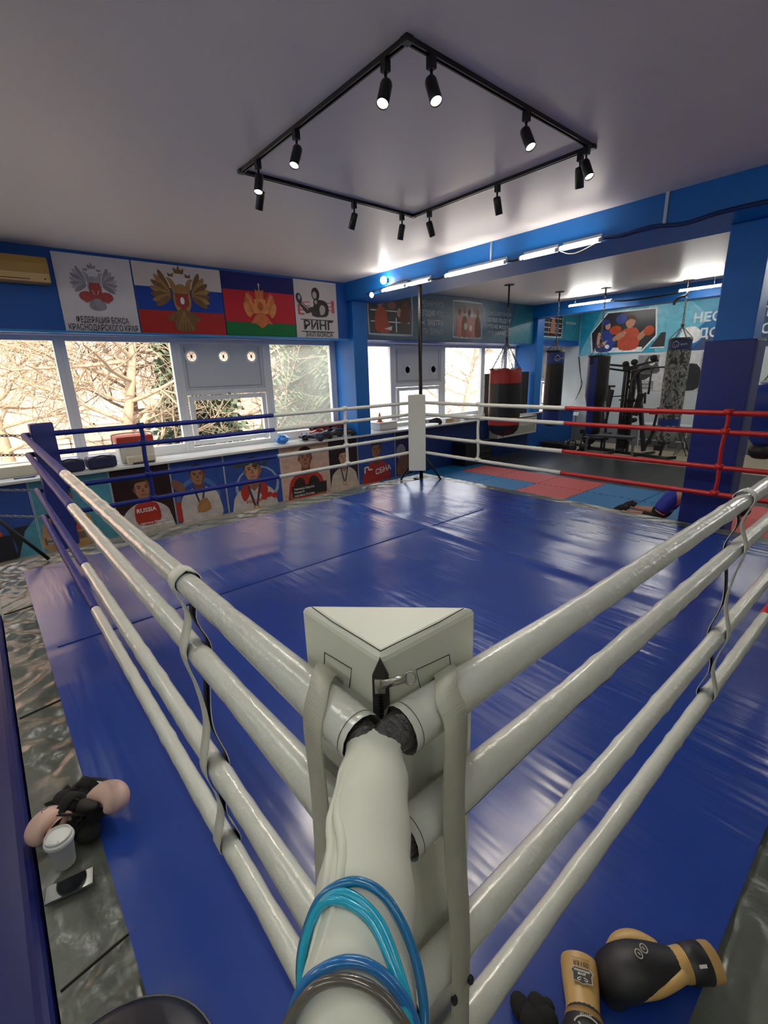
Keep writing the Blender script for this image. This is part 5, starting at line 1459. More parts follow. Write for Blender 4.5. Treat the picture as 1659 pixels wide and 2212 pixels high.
b = MB(); b.bb(-6.4, -5.95, 13.13, 13.27, -0.1, 0.02, FOAM); b.ell((-6.0, 13.2, 0.04), (0.14, 0.12, 0.06), FOAM); b.build('seat', eb)
# white frame table by the far wall
wf = thing('folding_table', 'white framed low table against the far wall behind the multi-gym', 'table', (-4.4, 13.85, FLOOR))
MB().bb(-5.0, -3.7, 13.6, 14.1, 0.2, 0.225, M('table_white', 'd7dbde', 0.4)).build('table_top', wf)
for x in (-4.95, -4.35, -3.78):
    for y in (13.65, 14.05):
        MB().tube([(x, y, FLOOR), (x, y, 0.2)], 0.014, M('table_white', 'd7dbde', 0.4), 8).build('leg', wf)
MB().tube([(-4.95, 13.65, -0.2), (-3.78, 13.65, -0.2)], 0.012, M('table_white', 'd7dbde', 0.4), 8).build('crossbar', wf)
fs_ = thing('folding_stool', 'small white folding stool near the camouflage bag', 'stool', (-3.7, 13.2, FLOOR))
MB().bb(-3.86, -3.5, 13.05, 13.35, 0.26, 0.285, M('table_white', 'd7dbde', 0.4)).build('seat', fs_, bevel=0.006)
for y in (13.08, 13.32):
    MB().tube([(-3.84, y, FLOOR), (-3.54, y, 0.26)], 0.011, STEEL, 6).build('leg', fs_)
    MB().tube([(-3.54, y, FLOOR), (-3.84, y, 0.26)], 0.011, BLACK, 6).build('leg', fs_)
# convector, cabinet and boards at the window wall
cv = thing('convector_cover', 'long white slatted convector cover under the sill behind the large bag', 'heater', (-7.1, 11.0, 0.0))
b = MB(); b.bb(-7.23, -6.95, 9.85, 11.66, 0.05, 0.545, M('convector_cream', 'd9d9cf', 0.4)); b.build('cover', cv, bevel=0.012)
b = MB()
for i in range(46):
    y = 9.93+i*0.0365; b.bb(-6.95, -6.944, y, y+0.012, 0.10, 0.30, M('convector_slat', 'a9aa9f', 0.5))
b.build('grille', cv)
MB().ell((-6.948, 11.5, 0.44), (0.008, 0.018, 0.018), INK).bb(-6.97, -6.945, 9.86, 11.65, 0.50, 0.525, INK).build('trim_strip', cv)
bx_ = thing('speaker_box', 'black box on the floor below the sill, left of the large bag', 'box', (-7.0, 8.85, FLOOR))
MB().bb(-7.22, -6.8, 8.4, 9.4, FLOOR+0.016, 0.12, BLACK).build('cabinet', bx_, bevel=0.012)
b = MB()
for z in (-0.3, -0.16, -0.02):
    b.bb(-6.8, -6.795, 8.95, 9.35, z, z+0.008, STEEL)
b.build('trim_line', bx_)
MB().bb(-7.36, -7.33, 9.76, 10.30, 0.589, 1.69, M('dark_board', '3a302c', 0.6)).build('leaning_board', label='dark brown board standing on the sill left behind the large bag', cat='board')
MB().bb(-7.30, -7.26, 11.1, 11.62, 0.589, 1.71, M('dark_board_black', '23211f', 0.6)).bb(-7.26, -7.25, 11.08, 11.14, 0.589, 1.71, M('board_pale_edge', 'a79c8c', 0.6)).build('leaning_board', label='black board with pale edge standing on the sill right behind the large bag', cat='board')
wc = MB()
for k in range(3):
    wc.tube(smooth_path([(-7.22+0.02*k, 14.22, 2.1), (-7.1+0.03*k, 14.15, 1.7-0.1*k), (-7.02+0.02*k, 14.16, 1.25), (-7.15, 14.14, 0.8)], 5), 0.007, BLACK, 5)
wc.build('cable', label='loose black cables hanging in the far corner beside the window', cat='cable')

# ------------------------------------------------------------ a person kneeling on the mats
def skin_mesh(name, verts, edges, radii, mat, parent, sub=2, root=0):
    me = bpy.data.meshes.new(name)
    off = Vector((0, 0, 0)); q = parent
    while q is not None:
        off += q.location; q = q.parent
    me.from_pydata([tuple(Vector(v)-off) for v in verts], edges, [])
    me.materials.append(mat)
    o = bpy.data.objects.new(name, me); COL.objects.link(o); o.parent = parent
    md = o.modifiers.new('skin', 'SKIN'); md.use_smooth_shade = True
    for i, r in enumerate(radii):
        s = me.skin_vertices[0].data[i]; s.radius = r if isinstance(r, tuple) else (r, r); s.use_root = (i == root)
    sb = o.modifiers.new('sub', 'SUBSURF'); sb.levels = sub; sb.render_levels = sub
    return o
SKIN = M('skin', 'c08d70', 0.5, noise=0.04)
px_, py_, pz_ = -1.80, 7.05, -0.01
Z = FLOOR+0.022
per = thing('person', 'person kneeling on the mats in blue shorts, black knee sleeves and black shoes', 'person', (-1.8, 7.05, Z))
V_, E_, R_ = [], [], []
def node(p, r, prev=None):
    V_.append(p); R_.append(r)
    if prev is not None: E_.append((prev, len(V_)-1))
    return len(V_)-1
pel = node((px_, py_, pz_), (0.13, 0.12))
ab = node((px_+0.18, py_, pz_+0.02), (0.125, 0.105), pel)
chs = node((px_+0.38, py_, pz_+0.02), (0.15, 0.115), ab)
ubk = node((px_+0.50, py_, pz_+0.0), (0.12, 0.09), chs)
nk = node((px_+0.58, py_, pz_-0.02), 0.055, ubk)
hd = node((px_+0.66, py_, pz_-0.05), (0.075, 0.08), nk)
h2 = node((px_+0.75, py_, pz_-0.09), (0.085, 0.09), hd)
h3 = node((px_+0.81, py_, pz_-0.13), (0.06, 0.06), h2)
node((px_+0.745, py_, pz_-0.20), (0.03, 0.03), h2)
for sg in (-1, 1):
    hip = node((px_-0.02, py_+sg*0.10, pz_-0.05), 0.095, pel)
    mid = node((px_-0.11, py_+sg*0.14, Z+0.24), 0.085, hip)
    kn = node((px_-0.20, py_+sg*0.19, Z+0.068), 0.064, mid)
    cf = node((px_-0.38, py_+sg*0.17, Z+0.085), 0.058, kn)
    an = node((px_-0.60, py_+sg*0.14, Z+0.085), 0.037, cf)
    hl = node((px_-0.68, py_+sg*0.13, Z+0.11), 0.035, an)
    node((px_-0.74, py_+sg*0.12, Z+0.04), 0.034, hl)
    sh = node((px_+0.48, py_+sg*0.17, pz_-0.02), 0.065, ubk)
    el = node((px_+0.44, py_+sg*0.22, Z+0.23), 0.045, sh)
    wr = node((px_+0.50, py_+sg*0.20, Z+0.055), 0.03, el)
    pm = node((px_+0.54, py_+sg*0.195, Z+0.025), (0.036, 0.018), wr)
    for f in range(4):
        a = (f-1.5)*0.022
        k1 = node((px_+0.595, py_+sg*0.195+a, Z+0.022), 0.0095, pm)
        node((px_+0.64-0.008*abs(f-1.2), py_+sg*0.195+a*1.4, Z+0.012), 0.008, k1)
    t1 = node((px_+0.555, py_+sg*0.195-sg*0.045, Z+0.020), 0.0105, pm)
    node((px_+0.59, py_+sg*0.195-sg*0.06, Z+0.012), 0.009, t1)
body = skin_mesh('body', V_, E_, R_, SKIN, per)
fx, fz = px_+0.76, pz_-0.11
b = MB()
for sg in (-1, 1):
    b.ell((fx+0.055, py_+sg*0.032, fz-0.075), (0.012, 0.013, 0.009), M('eye_white', 'd8d4cc', 0.3)); b.ell((fx+0.064, py_+sg*0.032, fz-0.080), (0.006, 0.006, 0.005), INK)
b.build('eyes', per)
b = MB(); b.ell((fx+0.03, py_, fz-0.11), (0.03, 0.014, 0.02), SKIN)
for sg in (-1, 1):
    b.ell((fx-0.02, py_+sg*0.085, fz-0.03), (0.03, 0.012, 0.022), SKIN)
b.build('nose_and_ears', per)
MB().ell((fx-0.0, py_, fz-0.135), (0.008, 0.024, 0.006), M('lips', '8c4c42', 0.5)).build('mouth', per)
MB().ell((fx-0.005, py_, fz+0.025), (0.105, 0.094, 0.085), HAIR).build('hair', per)
SH = M('shorts_blue', '1a2f9c', 0.6, bump=0.4, bscale=14)
V_, E_, R_ = [], [], []
a = node((px_+0.05, py_, pz_+0.005), (0.145, 0.13)); c = node((px_-0.03, py_, pz_-0.005), (0.155, 0.145), a)
for sg in (-1, 1):
    q = node((px_-0.045, py_+sg*0.11, pz_-0.07), 0.125, c); q = node((px_-0.11, py_+sg*0.145, Z+0.27), 0.118, q); node((px_-0.15, py_+sg*0.165, Z+0.16), 0.112, q)
skin_mesh('shorts', V_, E_, R_, SH, per, 2)
KS = M('knee_sleeve_black', '17161a', 0.8); SHO = M('shoe_black', '16191d', 0.6, bump=0.3, bscale=50)
for sg in (-1, 1):
    MB().tube(smooth_path([(px_-0.15, py_+sg*0.165, Z+0.16), (px_-0.20, py_+sg*0.19, Z+0.078), (px_-0.27, py_+sg*0.185, Z+0.075), (px_-0.36, py_+sg*0.175, Z+0.085)], 5), [0.080-0.0008*i for i in range(16)], KS, 14).build('knee_sleeve', per)
    s = MB().tube(smooth_path([(px_-0.60, py_+sg*0.14, Z+0.13), (px_-0.66, py_+sg*0.135, Z+0.14), (px_-0.72, py_+sg*0.125, Z+0.10), (px_-0.79, py_+sg*0.12, Z+0.05), (px_-0.82, py_+sg*0.12, Z+0.035)], 4), [(0.040, 0.050)]*6+[(0.044, 0.054)]*6+[(0.046, 0.046)]*3+[(0.042, 0.036)]*2, SHO, 14).build('shoe', per)
    MB().tube([(px_-0.64, py_+sg*0.137, Z+0.195), (px_-0.73, py_+sg*0.125, Z+0.155), (px_-0.83, py_+sg*0.12, Z+0.07)], (0.034, 0.010), M('shoe_sole', '2a2d31', 0.6), 10).build('sole', s)
# ------------------------------------------------------------ things on the window sill
SZ = 0.589
ck = thing('cooler_box', 'white picnic cooler with red lid on the sill behind the blue spacer', 'cooler', (-7.5, 1.42, SZ))
COOLW, COOLR = M('cooler_white', 'ddd8cc', 0.45), M('cooler_red', 'b8402c', 0.45)
b = MB(); b.prism([(-7.66, 1.20, SZ), (-7.36, 1.20, SZ), (-7.34, 1.18, SZ+0.30), (-7.68, 1.18, SZ+0.30)], (0, 0.48, 0), COOLW); b.build('cooler_body', ck, bevel=0.02)
MB().bb(-7.69, -7.33, 1.165, 1.675, SZ+0.30, SZ+0.40, COOLR).build('lid', ck, bevel=0.02)
MB().tube(smooth_path([(-7.5, 1.15, SZ+0.24), (-7.5, 1.14, SZ+0.38), (-7.5, 1.2, SZ+0.43), (-7.5, 1.64, SZ+0.43), (-7.5, 1.70, SZ+0.38), (-7.5, 1.69, SZ+0.24)], 4), 0.012, COOLW, 8).build('handle', ck)
wb = thing('food_box', 'cream carton lying in front of the cooler on the sill', 'box', (-7.25, 1.42, SZ))
MB().bb(-7.32, -7.18, 1.25, 1.62, SZ+0.002, SZ+0.115, M('carton_cream', 'd6cbb4', 0.6)).build('carton', wb, bevel=0.008)
MB().bb(-7.18, -7.174, 1.30, 1.60, SZ+0.002, SZ+0.03, M('carton_dark_edge', '3a3a3c', 0.6)).build('carton_strip', wb)
DNB = M('dark_case_cloth', '1c2248', 0.6)
for y0, y1, lb in ((0.36, 0.70, 'dark blue zipped case on the sill beside the blue corner pad'), (0.74, 1.10, 'dark blue case on the sill just left of the cooler')):
    t = thing('zip_case', lb, 'case', (-7.3, (y0+y1)/2, SZ), 'dark blue cases on the sill')
    MB().box((-7.33, (y0+y1)/2, SZ+0.085), (0.26, y1-y0, 0.16), DNB, Matrix.Rotation(0.08, 3, 'Z')).build('case_body', t, bevel=0.03, seg=3)
    MB().tube(smooth_path([(-7.2, y0+0.06, SZ+0.16), (-7.19, (y0+y1)/2, SZ+0.185), (-7.2, y1-0.06, SZ+0.16)], 5), 0.010, BLACK, 6).build('case_handle', t)
    MB().bb(-7.43, -7.24, y0+0.04, y1-0.05, SZ+0.163, SZ+0.18, M('pale_cloth', 'c9c3cc', 0.8)).build('folded_cloth', t)
MB().bb(-7.72, -7.45, -0.35, 0.30, SZ, SZ+0.14, M('carton_cream', 'd6cbb4', 0.6)).build('carton_box', label='long cream carton at the far left end of the sill', cat='box', bevel=0.006)
pn = thing('scissors', 'small dark scissors lying on the sill at far left', 'scissors', (-7.25, 0.0, SZ))
MB().tube([(-7.30, -0.1, SZ+0.006), (-7.22, 0.12, SZ+0.006)], 0.006, M('pen_navy', '1c2b66', 0.4), 6).build('blade', pn)
MB().tube([(-7.24, -0.1, SZ+0.008), (-7.28, 0.14, SZ+0.008)], 0.006, M('pen_navy', '1c2b66', 0.4), 6).build('blade', pn)
pb_ = MB(); rng = random.Random(4); prof_ = []
nb_, rows_ = 18, 9; vs, fs = [], []
for a in range(rows_):
    t = a/(rows_-1); rad0 = 0.11*(math.sin(PI*(0.12+0.80*t))**0.7)
    for b_ in range(nb_):
        an = 2*PI*b_/nb_; rr2 = rad0*(1+rng.uniform(-.22, .22))
        vs.append((-7.38+rr2*0.9*math.cos(an), 3.87+rr2*1.15*math.sin(an), SZ+0.002+0.15*t+rng.uniform(0, .012)))
for a in range(rows_-1):
    for b_ in range(nb_):
        b2 = (b_+1) % nb_; fs.append((a*nb_+b_, a*nb_+b2, (a+1)*nb_+b2, (a+1)*nb_+b_))
fs.append(tuple(range((rows_-1)*nb_, rows_*nb_))); fs.append(tuple(range(nb_))[::-1])
pb_.add(vs, fs, M('blue_polythene', '2a7fd0', 0.25), False)
pb_.build('plastic_bag', label='crumpled bright blue plastic bag on the sill left of the gloves', cat='bag')

# --- boxing gloves (built once per colour set, then placed)
def glove(name, label, fist, thumb, cuff, strap, lining, group=None, cat='boxing glove', side=1):
    """Wrist at the origin, fist towards +x, palm down; side = +1 puts the thumb at +y."""
    t = thing(name, label, cat, (0, 0, 0), group)
    pth = smooth_path([(-0.005, 0, 0), (0.03, 0, 0.004), (0.08, -0.004*side, 0.012), (0.125, -0.008*side, 0.016), (0.168, -0.010*side, 0.010), (0.198, -0.010*side, -0.012), (0.200, -0.010*side, -0.044), (0.168, -0.010*side, -0.060)], 3)
    prof = [(.040, .034), (.050, .042), (.062, .052), (.070, .058), (.071, .056), (.066, .050), (.060, .040), (.045, .022)]
    rad = []
    for i in range(len(pth)):
        f = i/3; k = min(int(f), 6); u = f-k
        rad.append((prof[k][0]*(1-u)+prof[k+1][0]*u, prof[k][1]*(1-u)+prof[k+1][1]*u))
    MB().tube(pth, rad, fist, 20, up=(0, 0, 1) if False else None).build('fist', t, sub=1)
    tp = smooth_path([(0.03, 0.035*side, -0.005), (0.075, 0.068*side, -0.008), (0.12, 0.078*side, -0.016), (0.155, 0.066*side, -0.026), (0.172, 0.050*side, -0.034)], 3)
    MB().tube(tp, [0.020+0.012*math.sin(PI*min(1, (i+2)/11)) if i < 11 else 0.020-0.005*(i-10) for i in range(len(tp))], thumb, 14).build('thumb', t, sub=1)
    cp_ = [(-0.115, 0, 0), (-0.10, 0, 0), (-0.05, 0, 0), (0.0, 0, 0.001), (0.02, 0, 0.002)]
    MB().tube(cp_, [(.050, .042), (.052, .043), (.049, .040), (.044, .037), (.046, .039)], cuff, 22, caps=False).build('cuff', t)
    MB().tube([(-0.113, 0, 0), (-0.08, 0, 0), (-0.079, 0, 0)], [(.047, .039), (.040, .033), (.002, .002)], lining, 18, caps=False).build('lining', t)
    if strap is not None:
        MB().tube([(-0.085, 0, 0), (-0.083, 0, 0), (-0.028, 0, 0), (-0.026, 0, 0)], [(.0515, .0425), (.0535, .0445), (.0505, .0415), (.048, .039)], strap, 22, caps=False).build('wrist_strap', t)
    return t
def rot_to(t, loc, yaw, pitch=0.0, roll=0.0, scale=1.0):
    t.location = loc
    t.rotation_euler = (Matrix.Rotation(yaw, 3, 'Z') @ Matrix.Rotation(-pitch, 3, 'Y') @ Matrix.Rotation(roll, 3, 'X')).to_euler()
    t.scale = (scale,)*3
GB, GR, GW = M('glove_black', '1d1b1c', 0.3, coat=0.3), M('glove_red', 'ab3a2c', 0.35, coat=0.2), M('glove_white_trim', 'c9c9ca', 0.35)
GN = M('glove_navy', '27304e', 0.4)
g_b = glove('boxing_glove', 'black boxing glove with white strap at the front of the heap on the sill', GB, GB, GB, GW, GB, 'boxing gloves on the window sill')
g_r = glove('boxing_glove', 'red boxing glove on top of the heap, left one, on the sill', GR, GR, GR, GB, GB, 'boxing gloves on the window sill')
g_n = glove('boxing_glove', 'navy boxing glove with grey strap at the left end of the heap', GN, GB, GN, GW, GB, 'boxing gloves on the window sill')
def place(src, first, label, loc, yaw, pitch=0, roll=0, sc=1.15):
    o = src if first else copy_tree(src)
    o['label'] = label
    rot_to(o, loc, yaw, pitch, roll, sc)
    return o
place(g_n, True, 'navy boxing glove at the left end of the heap on the sill', (-7.36, 4.34, SZ+0.075), 2.6)
place(g_n, False, 'navy boxing glove lying second from the left end of the heap', (-7.34, 4.46, SZ+0.075), 0.4, 0, 0.2)
place(g_r, True, 'red boxing glove on top of the heap, left one of two', (-7.45, 4.66, SZ+0.22), 1.7, 0.05)
place(g_r, False, 'red boxing glove on top of the heap, right one of two', (-7.45, 5.06, SZ+0.22), 1.2, 0.05)
place(g_r, False, 'red boxing glove low in the heap against the window', (-7.55, 4.6, SZ+0.085), 1.4)
place(g_b, True, 'black glossy boxing glove lying at the front edge of the heap', (-7.27, 4.60, SZ+0.075), 1.45)
place(g_b, False, 'black boxing glove with white strap in the middle of the heap', (-7.30, 4.90, SZ+0.075), 1.75)
place(g_b, False, 'black boxing glove behind the white spacer on the sill', (-7.32, 5.16, SZ+0.078), 1.2, 0, 0.3)
place(g_b, False, 'black boxing glove lying against the window at the back of the heap', (-7.55, 4.95, SZ+0.085), 2.2)
place(g_n, False, 'navy boxing glove on top at the right end of the heap', (-7.45, 5.28, SZ+0.20), 2.9, 0.1)
place(g_b, False, 'black boxing glove on the sill just past the far corner pad', (-7.35, 7.75, SZ+0.078), 0.9)
ORG = M('cone_orange', 'e0662c', 0.45)
def cone(x, y, z, r, h, label):
    t = thing('training_cone', label, 'training cone', (x, y, z), 'orange training cones')
    MB().lathe([(r, z+0.012), (r*0.35, z+h*0.8), (r*0.22, z+h), (0.0, z+h)], (x, y, 0), ORG, 18, caps=False).build('cone_body', t)
    MB().bb(x-r*1.1, x+r*1.1, y-r*1.1, y+r*1.1, z, z+0.012, ORG).build('cone_base', t, bevel=0.004)
wbx = thing('plastic_tub', 'white plastic tub on the sill right of the blue column', 'tub', (-7.5, 6.5, SZ))
b = MB(); b.prism([(-7.62, 6.22, SZ), (-7.38, 6.22, SZ), (-7.36, 6.20, SZ+0.15), (-7.64, 6.20, SZ+0.15)], (0, 0.52, 0), M('tub_white', 'e2ded6', 0.4)); b.build('tub_body', wbx, bevel=0.012)
MB().bb(-7.65, -7.35, 6.19, 6.75, SZ+0.15, SZ+0.172, M('tub_white', 'e2ded6', 0.4)).build('tub_lid', wbx, bevel=0.006)
cone(-7.5, 6.33, SZ+0.172, 0.055, 0.2, 'small orange cone standing on the white tub')
cone(-7.5, 12.3, SZ, 0.07, 0.33, 'orange cone on the sill behind the slim black bag')
for y0, y1, c, lb in ((8.2, 8.75, 'd9a24c', 'orange and white carton on the sill under the low sash'), (8.9, 9.45, 'd8dde4', 'white carton with blue mark on the sill left of the large bag')):
    t = thing('carton', lb, 'box', (-7.4, (y0+y1)/2, SZ))
    MB().bb(-7.5, -7.28, y0, y1, SZ, SZ+0.10, M('carton_white', 'e3e2de', 0.5)).build('carton_body', t, bevel=0.004)
    MB().bb(-7.28, -7.276, y0+0.05, y0+0.3, SZ+0.02, SZ+0.08, M('carton_mark_'+c, c if c != 'd8dde4' else '3f7fc4', 0.5)).build('printed_mark', t)
mk = thing('mug', 'white mug on the sill beside the white far spacer', 'mug', (-7.3, 9.6, SZ))
MB().lathe([(0.05, SZ), (0.052, SZ+0.16), (0.046, SZ+0.16), (0.044, SZ+0.01)], (-7.3, 9.6, 0), WHITE, 18).build('mug_body', mk)
MB().tube(smooth_path([(-7.25, 9.6, SZ+0.13), (-7.21, 9.6, SZ+0.11), (-7.21, 9.6, SZ+0.06), (-7.25, 9.6, SZ+0.04)], 4), 0.008, WHITE, 6).build('handle', mk)

# ------------------------------------------------------------ left apron: cup, phone, pink gloves
cu = thing('paper_cup', 'white paper cup with lid standing on the grey apron', 'cup', (-1.452, -0.386, 0.0))
CPW = M('cup_white', 'c9cac7', 0.5)
cx, cy = -1.452, -0.386; cu.scale = (1.12, 1.12, 1.12)
MB().lathe([(0.0, 0.001), (0.029, 0.001), (0.030, 0.004), (0.0405, 0.108), (0.042, 0.110), (0.0, 0.110)], (cx, cy, 0), CPW, 40, caps=False).build('cup_body', cu)
ld = MB().lathe([(0.0435, 0.100), (0.0445, 0.104), (0.0435, 0.112), (0.040, 0.116), (0.039, 0.125), (0.0365, 0.126), (0.035, 0.119), (0.0, 0.119)], (cx, cy, 0), M('lid_white', 'd6d7d4', 0.35), 40, caps=False, smooth=False)
ld = ld.build('lid', cu)
dv = Vector((0.76, -0.64, 0)); sv = Vector((0.64, 0.76, 0))
b = MB(); b.box(Vector((cx, cy, 0.123))+dv*0.027, (0.014, 0.034, 0.007), M('lid_white', 'd6d7d4', 0.35), Matrix.Rotation(math.atan2(dv.y, dv.x), 3, 'Z')); b.build('sip_tab', ld, bevel=0.002)
ph = thing('phone', 'black smartphone lying face up on the grey apron beside the cup', 'phone', (-1.34, -0.39, 0.0))
pa, pc = Vector((-1.352, -0.457, 0)), Vector((-1.325, -0.318, 0))
pd = (pc-pa).normalized(); a_ = math.atan2(pd.y, pd.x); Rz = Matrix.Rotation(a_, 3, 'Z'); cc = Vector((-1.335, -0.388, 0.0))
MB().box(cc+Vector((0, 0, 0.006)), (0.15, 0.072, 0.009), M('phone_case', '1b1c20', 0.35), Rz).build('phone_body', ph, bevel=0.0045, seg=4)
MB().box(cc+Vector((0, 0, 0.0105)), (0.146, 0.068, 0.0012), M('phone_screen', '0b0c10', 0.06, coat=1.0), Rz).build('screen', ph, bevel=0.0006)
MB().box(cc+Vector((0, 0, 0.0065))+Rz @ Vector((0, 0, 0)), (0.1505, 0.0725, 0.003), M('phone_rim', '8b8d92', 0.25, metal=1.0), Rz).build('metal_rim', ph, bevel=0.0014)
PK, PKD = M('glove_pink', 'd2b0a2', 0.42, bump=0.15, bscale=30), M('glove_pink_thumb', 'c8a091', 0.45)
BCL = M('black_velcro', '0d0d0f', 0.9)
gp = glove('boxing_glove', 'x', PK, M('glove_palm_black', '17130f', 0.6), BCL, BCL, BCL, 'pink boxing gloves on the apron', side=-1)
gp['label'] = 'pink boxing glove at the right end of the black wraps, over the canvas edge'
MB().box((0.12, 0, 0.0745), (0.045, 0.0035, 0.001), M('glove_print', '5b4440', 0.6), Matrix.Rotation(0.4, 3, 'Z')).build('printed_mark', gp)
rot_to(gp, (-1.622, -0.268, 0.058), 0.58, 0.55, -0.6, 0.86)
gp2 = glove('boxing_glove', 'x', PK, PKD, BCL, BCL, BCL, 'pink boxing gloves on the apron', side=1)
gp2['label'] = 'pink boxing glove behind the paper cup, half hidden by black wraps'
MB().tube(smooth_path([(0.10, -0.02, 0.074), (0.12, 0.0, 0.0745), (0.135, -0.015, 0.073), (0.145, 0.01, 0.072)], 4), 0.0016, M('glove_print', '5b4440', 0.6), 5).build('printed_mark', gp2)
rot_to(gp2, (-1.665, -0.325, 0.062), -1.15, 0.05, 0.3, 0.72)
wr = thing('hand_wraps', 'heap of black hand wraps and straps between the two pink gloves', 'hand wraps', (-1.63, -0.32, 0.0))
rng = random.Random(12)
b = MB()
for (x, y, z, rx, ry, rz, a) in ((-1.665, -0.315, 0.045, .085, .060, .045, .5), (-1.60, -0.275, 0.050, .080, .055, .048, .6), (-1.565, -0.315, 0.038, .065, .055, .038, .2), (-1.655, -0.265, 0.04, .06, .045, .04, .9), (-1.555, -0.262, 0.075, .050, .042, .052, .6), (-1.515, -0.300, 0.03, .06, .045, .03, .3), (-1.68, -0.345, 0.075, .060, .045, .045, .3), (-1.645, -0.325, 0.085, .050, .045, .04, .6), (-1.555, -0.345, 0.04, .06, .04, .035, .3)):
    b.ell((x, y, z), (rx, ry, rz), BCL, Matrix.Rotation(a, 3, 'Z'), 18, 10)
for i in range(30):
    c = Vector((-1.615+rng.uniform(-.10, .09), -0.305+rng.uniform(-.065, .055), 0.05+rng.uniform(0, .065)))
    d = Vector((rng.uniform(-1, 1), rng.uniform(-1, 1), rng.uniform(-.3, .3))).normalized()*0.05
    s = Vector((rng.uniform(-1, 1), rng.uniform(-1, 1), rng.uniform(-.2, .9))).normalized()
    b.ribbon(smooth_path([c-d, c-d*0.3+Vector((0, 0, rng.uniform(0, .02))), c+d*0.4+Vector((0, 0, rng.uniform(-.01, .02))), c+d], 4), s*0.042, BCL, 0.005)
b.build('wrap_fabric', wr)
R_ = Matrix.Rotation(0.75, 3, 'Z') @ Matrix.Rotation(0.35, 3, 'X'); c_ = Vector((-1.655, -0.232, 0.108))
MB().box(c_, (0.078, 0.05, 0.006), M('velcro_navy', '12131c', 0.7), R_).build('strap_end', wr)
b = MB().box(c_+R_ @ Vector((0, 0, 0.0035)), (0.052, 0.022, 0.001), PURE, R_)
for i in range(7):
    b.box(c_+R_ @ Vector((-0.006+i*0.0026, -0.001, 0.0044)), (0.0012 if i % 2 else 0.0006, 0.013, 0.0006), INK, R_)
b.build('barcode_tag', wr)
for p in ((-1.575, -0.345, 0.076), (-1.545, -0.315, 0.072), (-1.56, -0.270, 0.094)):
    MB().box(p, (0.020, 0.010, 0.004), M('grey_label', '9a978e', 0.6), Matrix.Rotation(0.5, 3, 'Z')).build('wrap_label', wr)
MB().tube(smooth_path([(-1.67, -0.38, 0.03), (-1.69, -0.43, 0.015), (-1.685, -0.470, 0.008)], 5), 0.005, BCL, 6).build('loose_cord', wr)
# blue mat beside the ring and dark cushion at the bottom edge
mt = thing('crash_mat', 'dark blue vinyl crash mat along the left edge of the grey apron', 'crash mat', (-1.6, -0.85, FLOOR))
CRM = M('crash_mat_vinyl', '0f165c', 0.34, noise=0.08, nscale=3, bump=0.25, bscale=4)
MB().bb(-4.3, -0.35, -1.35, -0.478, FLOOR, 0.005, CRM).build('mat_body', mt, bevel=0.045, seg=4)
MB().bb(-4.28, -0.37, -0.482, -0.477, -0.20, -0.19, M('mat_piping', '3b4696', 0.4)).build('piping', mt)
dc = thing('kick_shield', 'dark grey vinyl cushion lying on the canvas edge at the bottom left', 'cushion', (-0.57, -0.40, 0.018))
b = MB(); GCU = M('cushion_dark_grey', '2b2d36', 0.35, bump=0.2, bscale=10)
b.lathe([(0.0, 0.0), (0.22, 0.002), (0.25, 0.026), (0.22, 0.05), (0.0, 0.058)], (-0.57, -0.40, 0.018), GCU, 40, caps=False); b.build('cushion_body', dc)
MB().tube([(-0.57+0.251*math.cos(2*PI*i/48), -0.40+0.251*math.sin(2*PI*i/48), 0.044) for i in range(48)], 0.0035, M('cushion_piping', '4a4c55', 0.35), 6, closed=True).build('piping', dc)

# ------------------------------------------------------------ skipping ropes hung on the padded tie
def on_tie(s, ang, lift):
    """a point on the tie: s metres out along it, ang round it (0 left flank, pi/2 top, pi right flank)"""
    i = 0
    while i < len(tie_path)-2 and (tie_path[i+1].x-tie_path[i+1].y)/1.41421 < s:
        i += 1
    s0 = (tie_path[i].x-tie_path[i].y)/1.41421; s1 = (tie_path[i+1].x-tie_path[i+1].y)/1.41421
    c = tie_path[i].lerp(tie_path[i+1], (s-s0)/(s1-s0)); tg = (tie_path[i+1]-tie_path[i]).normalized()
    l = tg.cross(Vector((0, 0, 1))).normalized(); w = l.cross(tg)
    ra, rb = tie_rad[i]
    return c+l*((ra+lift)*math.cos(ang))+w*((rb+lift)*math.sin(ang))
def cord_loop(parent, knots, r, m, lift, drop):
    pts = [on_tie(s, a, lift) for a, s in knots]
    lo = [pts[0]+Vector((0.0, 0.0, -drop)), pts[0]+Vector((0, 0, -drop*0.5))]; hi = [pts[-1]+Vector((0, 0, -drop*0.5)), pts[-1]+Vector((0, 0, -drop))]
    MB().tube(smooth_path(lo+pts+hi, 6), r, m, 10).build('cord', parent)
def cord_mat(name, c):
    m_ = M(name, c, 0.18, coat=0.4); b_ = m_.node_tree.nodes['Principled BSDF']; b_.inputs['Subsurface Weight'].default_value = 0.15
    return m_
jr = thing('skipping_rope', 'blue plastic skipping rope looped over the white padded tie', 'skipping rope', (0.12, -0.12, 1.3))
CB1, CB2, CB3 = cord_mat('cord_blue', '0f6a9e'), cord_mat('cord_cyan', '0fa0c0'), cord_mat('cord_mid_blue', '1a68a8')
cord_loop(jr, [(-0.5, .215), (-0.1, .20), (0.35, .185), (0.85, .166), (1.45, .159), (2.0, .168), (2.6, .192), (3.05, .22), (3.4, .245)], 0.0042, CB1, 0.006, 0.10)
cord_loop(jr, [(-0.5, .225), (0.2, .195), (0.75, .174), (1.2, .172), (1.75, .186), (2.1, .208), (2.45, .238), (2.9, .27), (3.4, .30)], 0.0040, CB2, 0.005, 0.06)
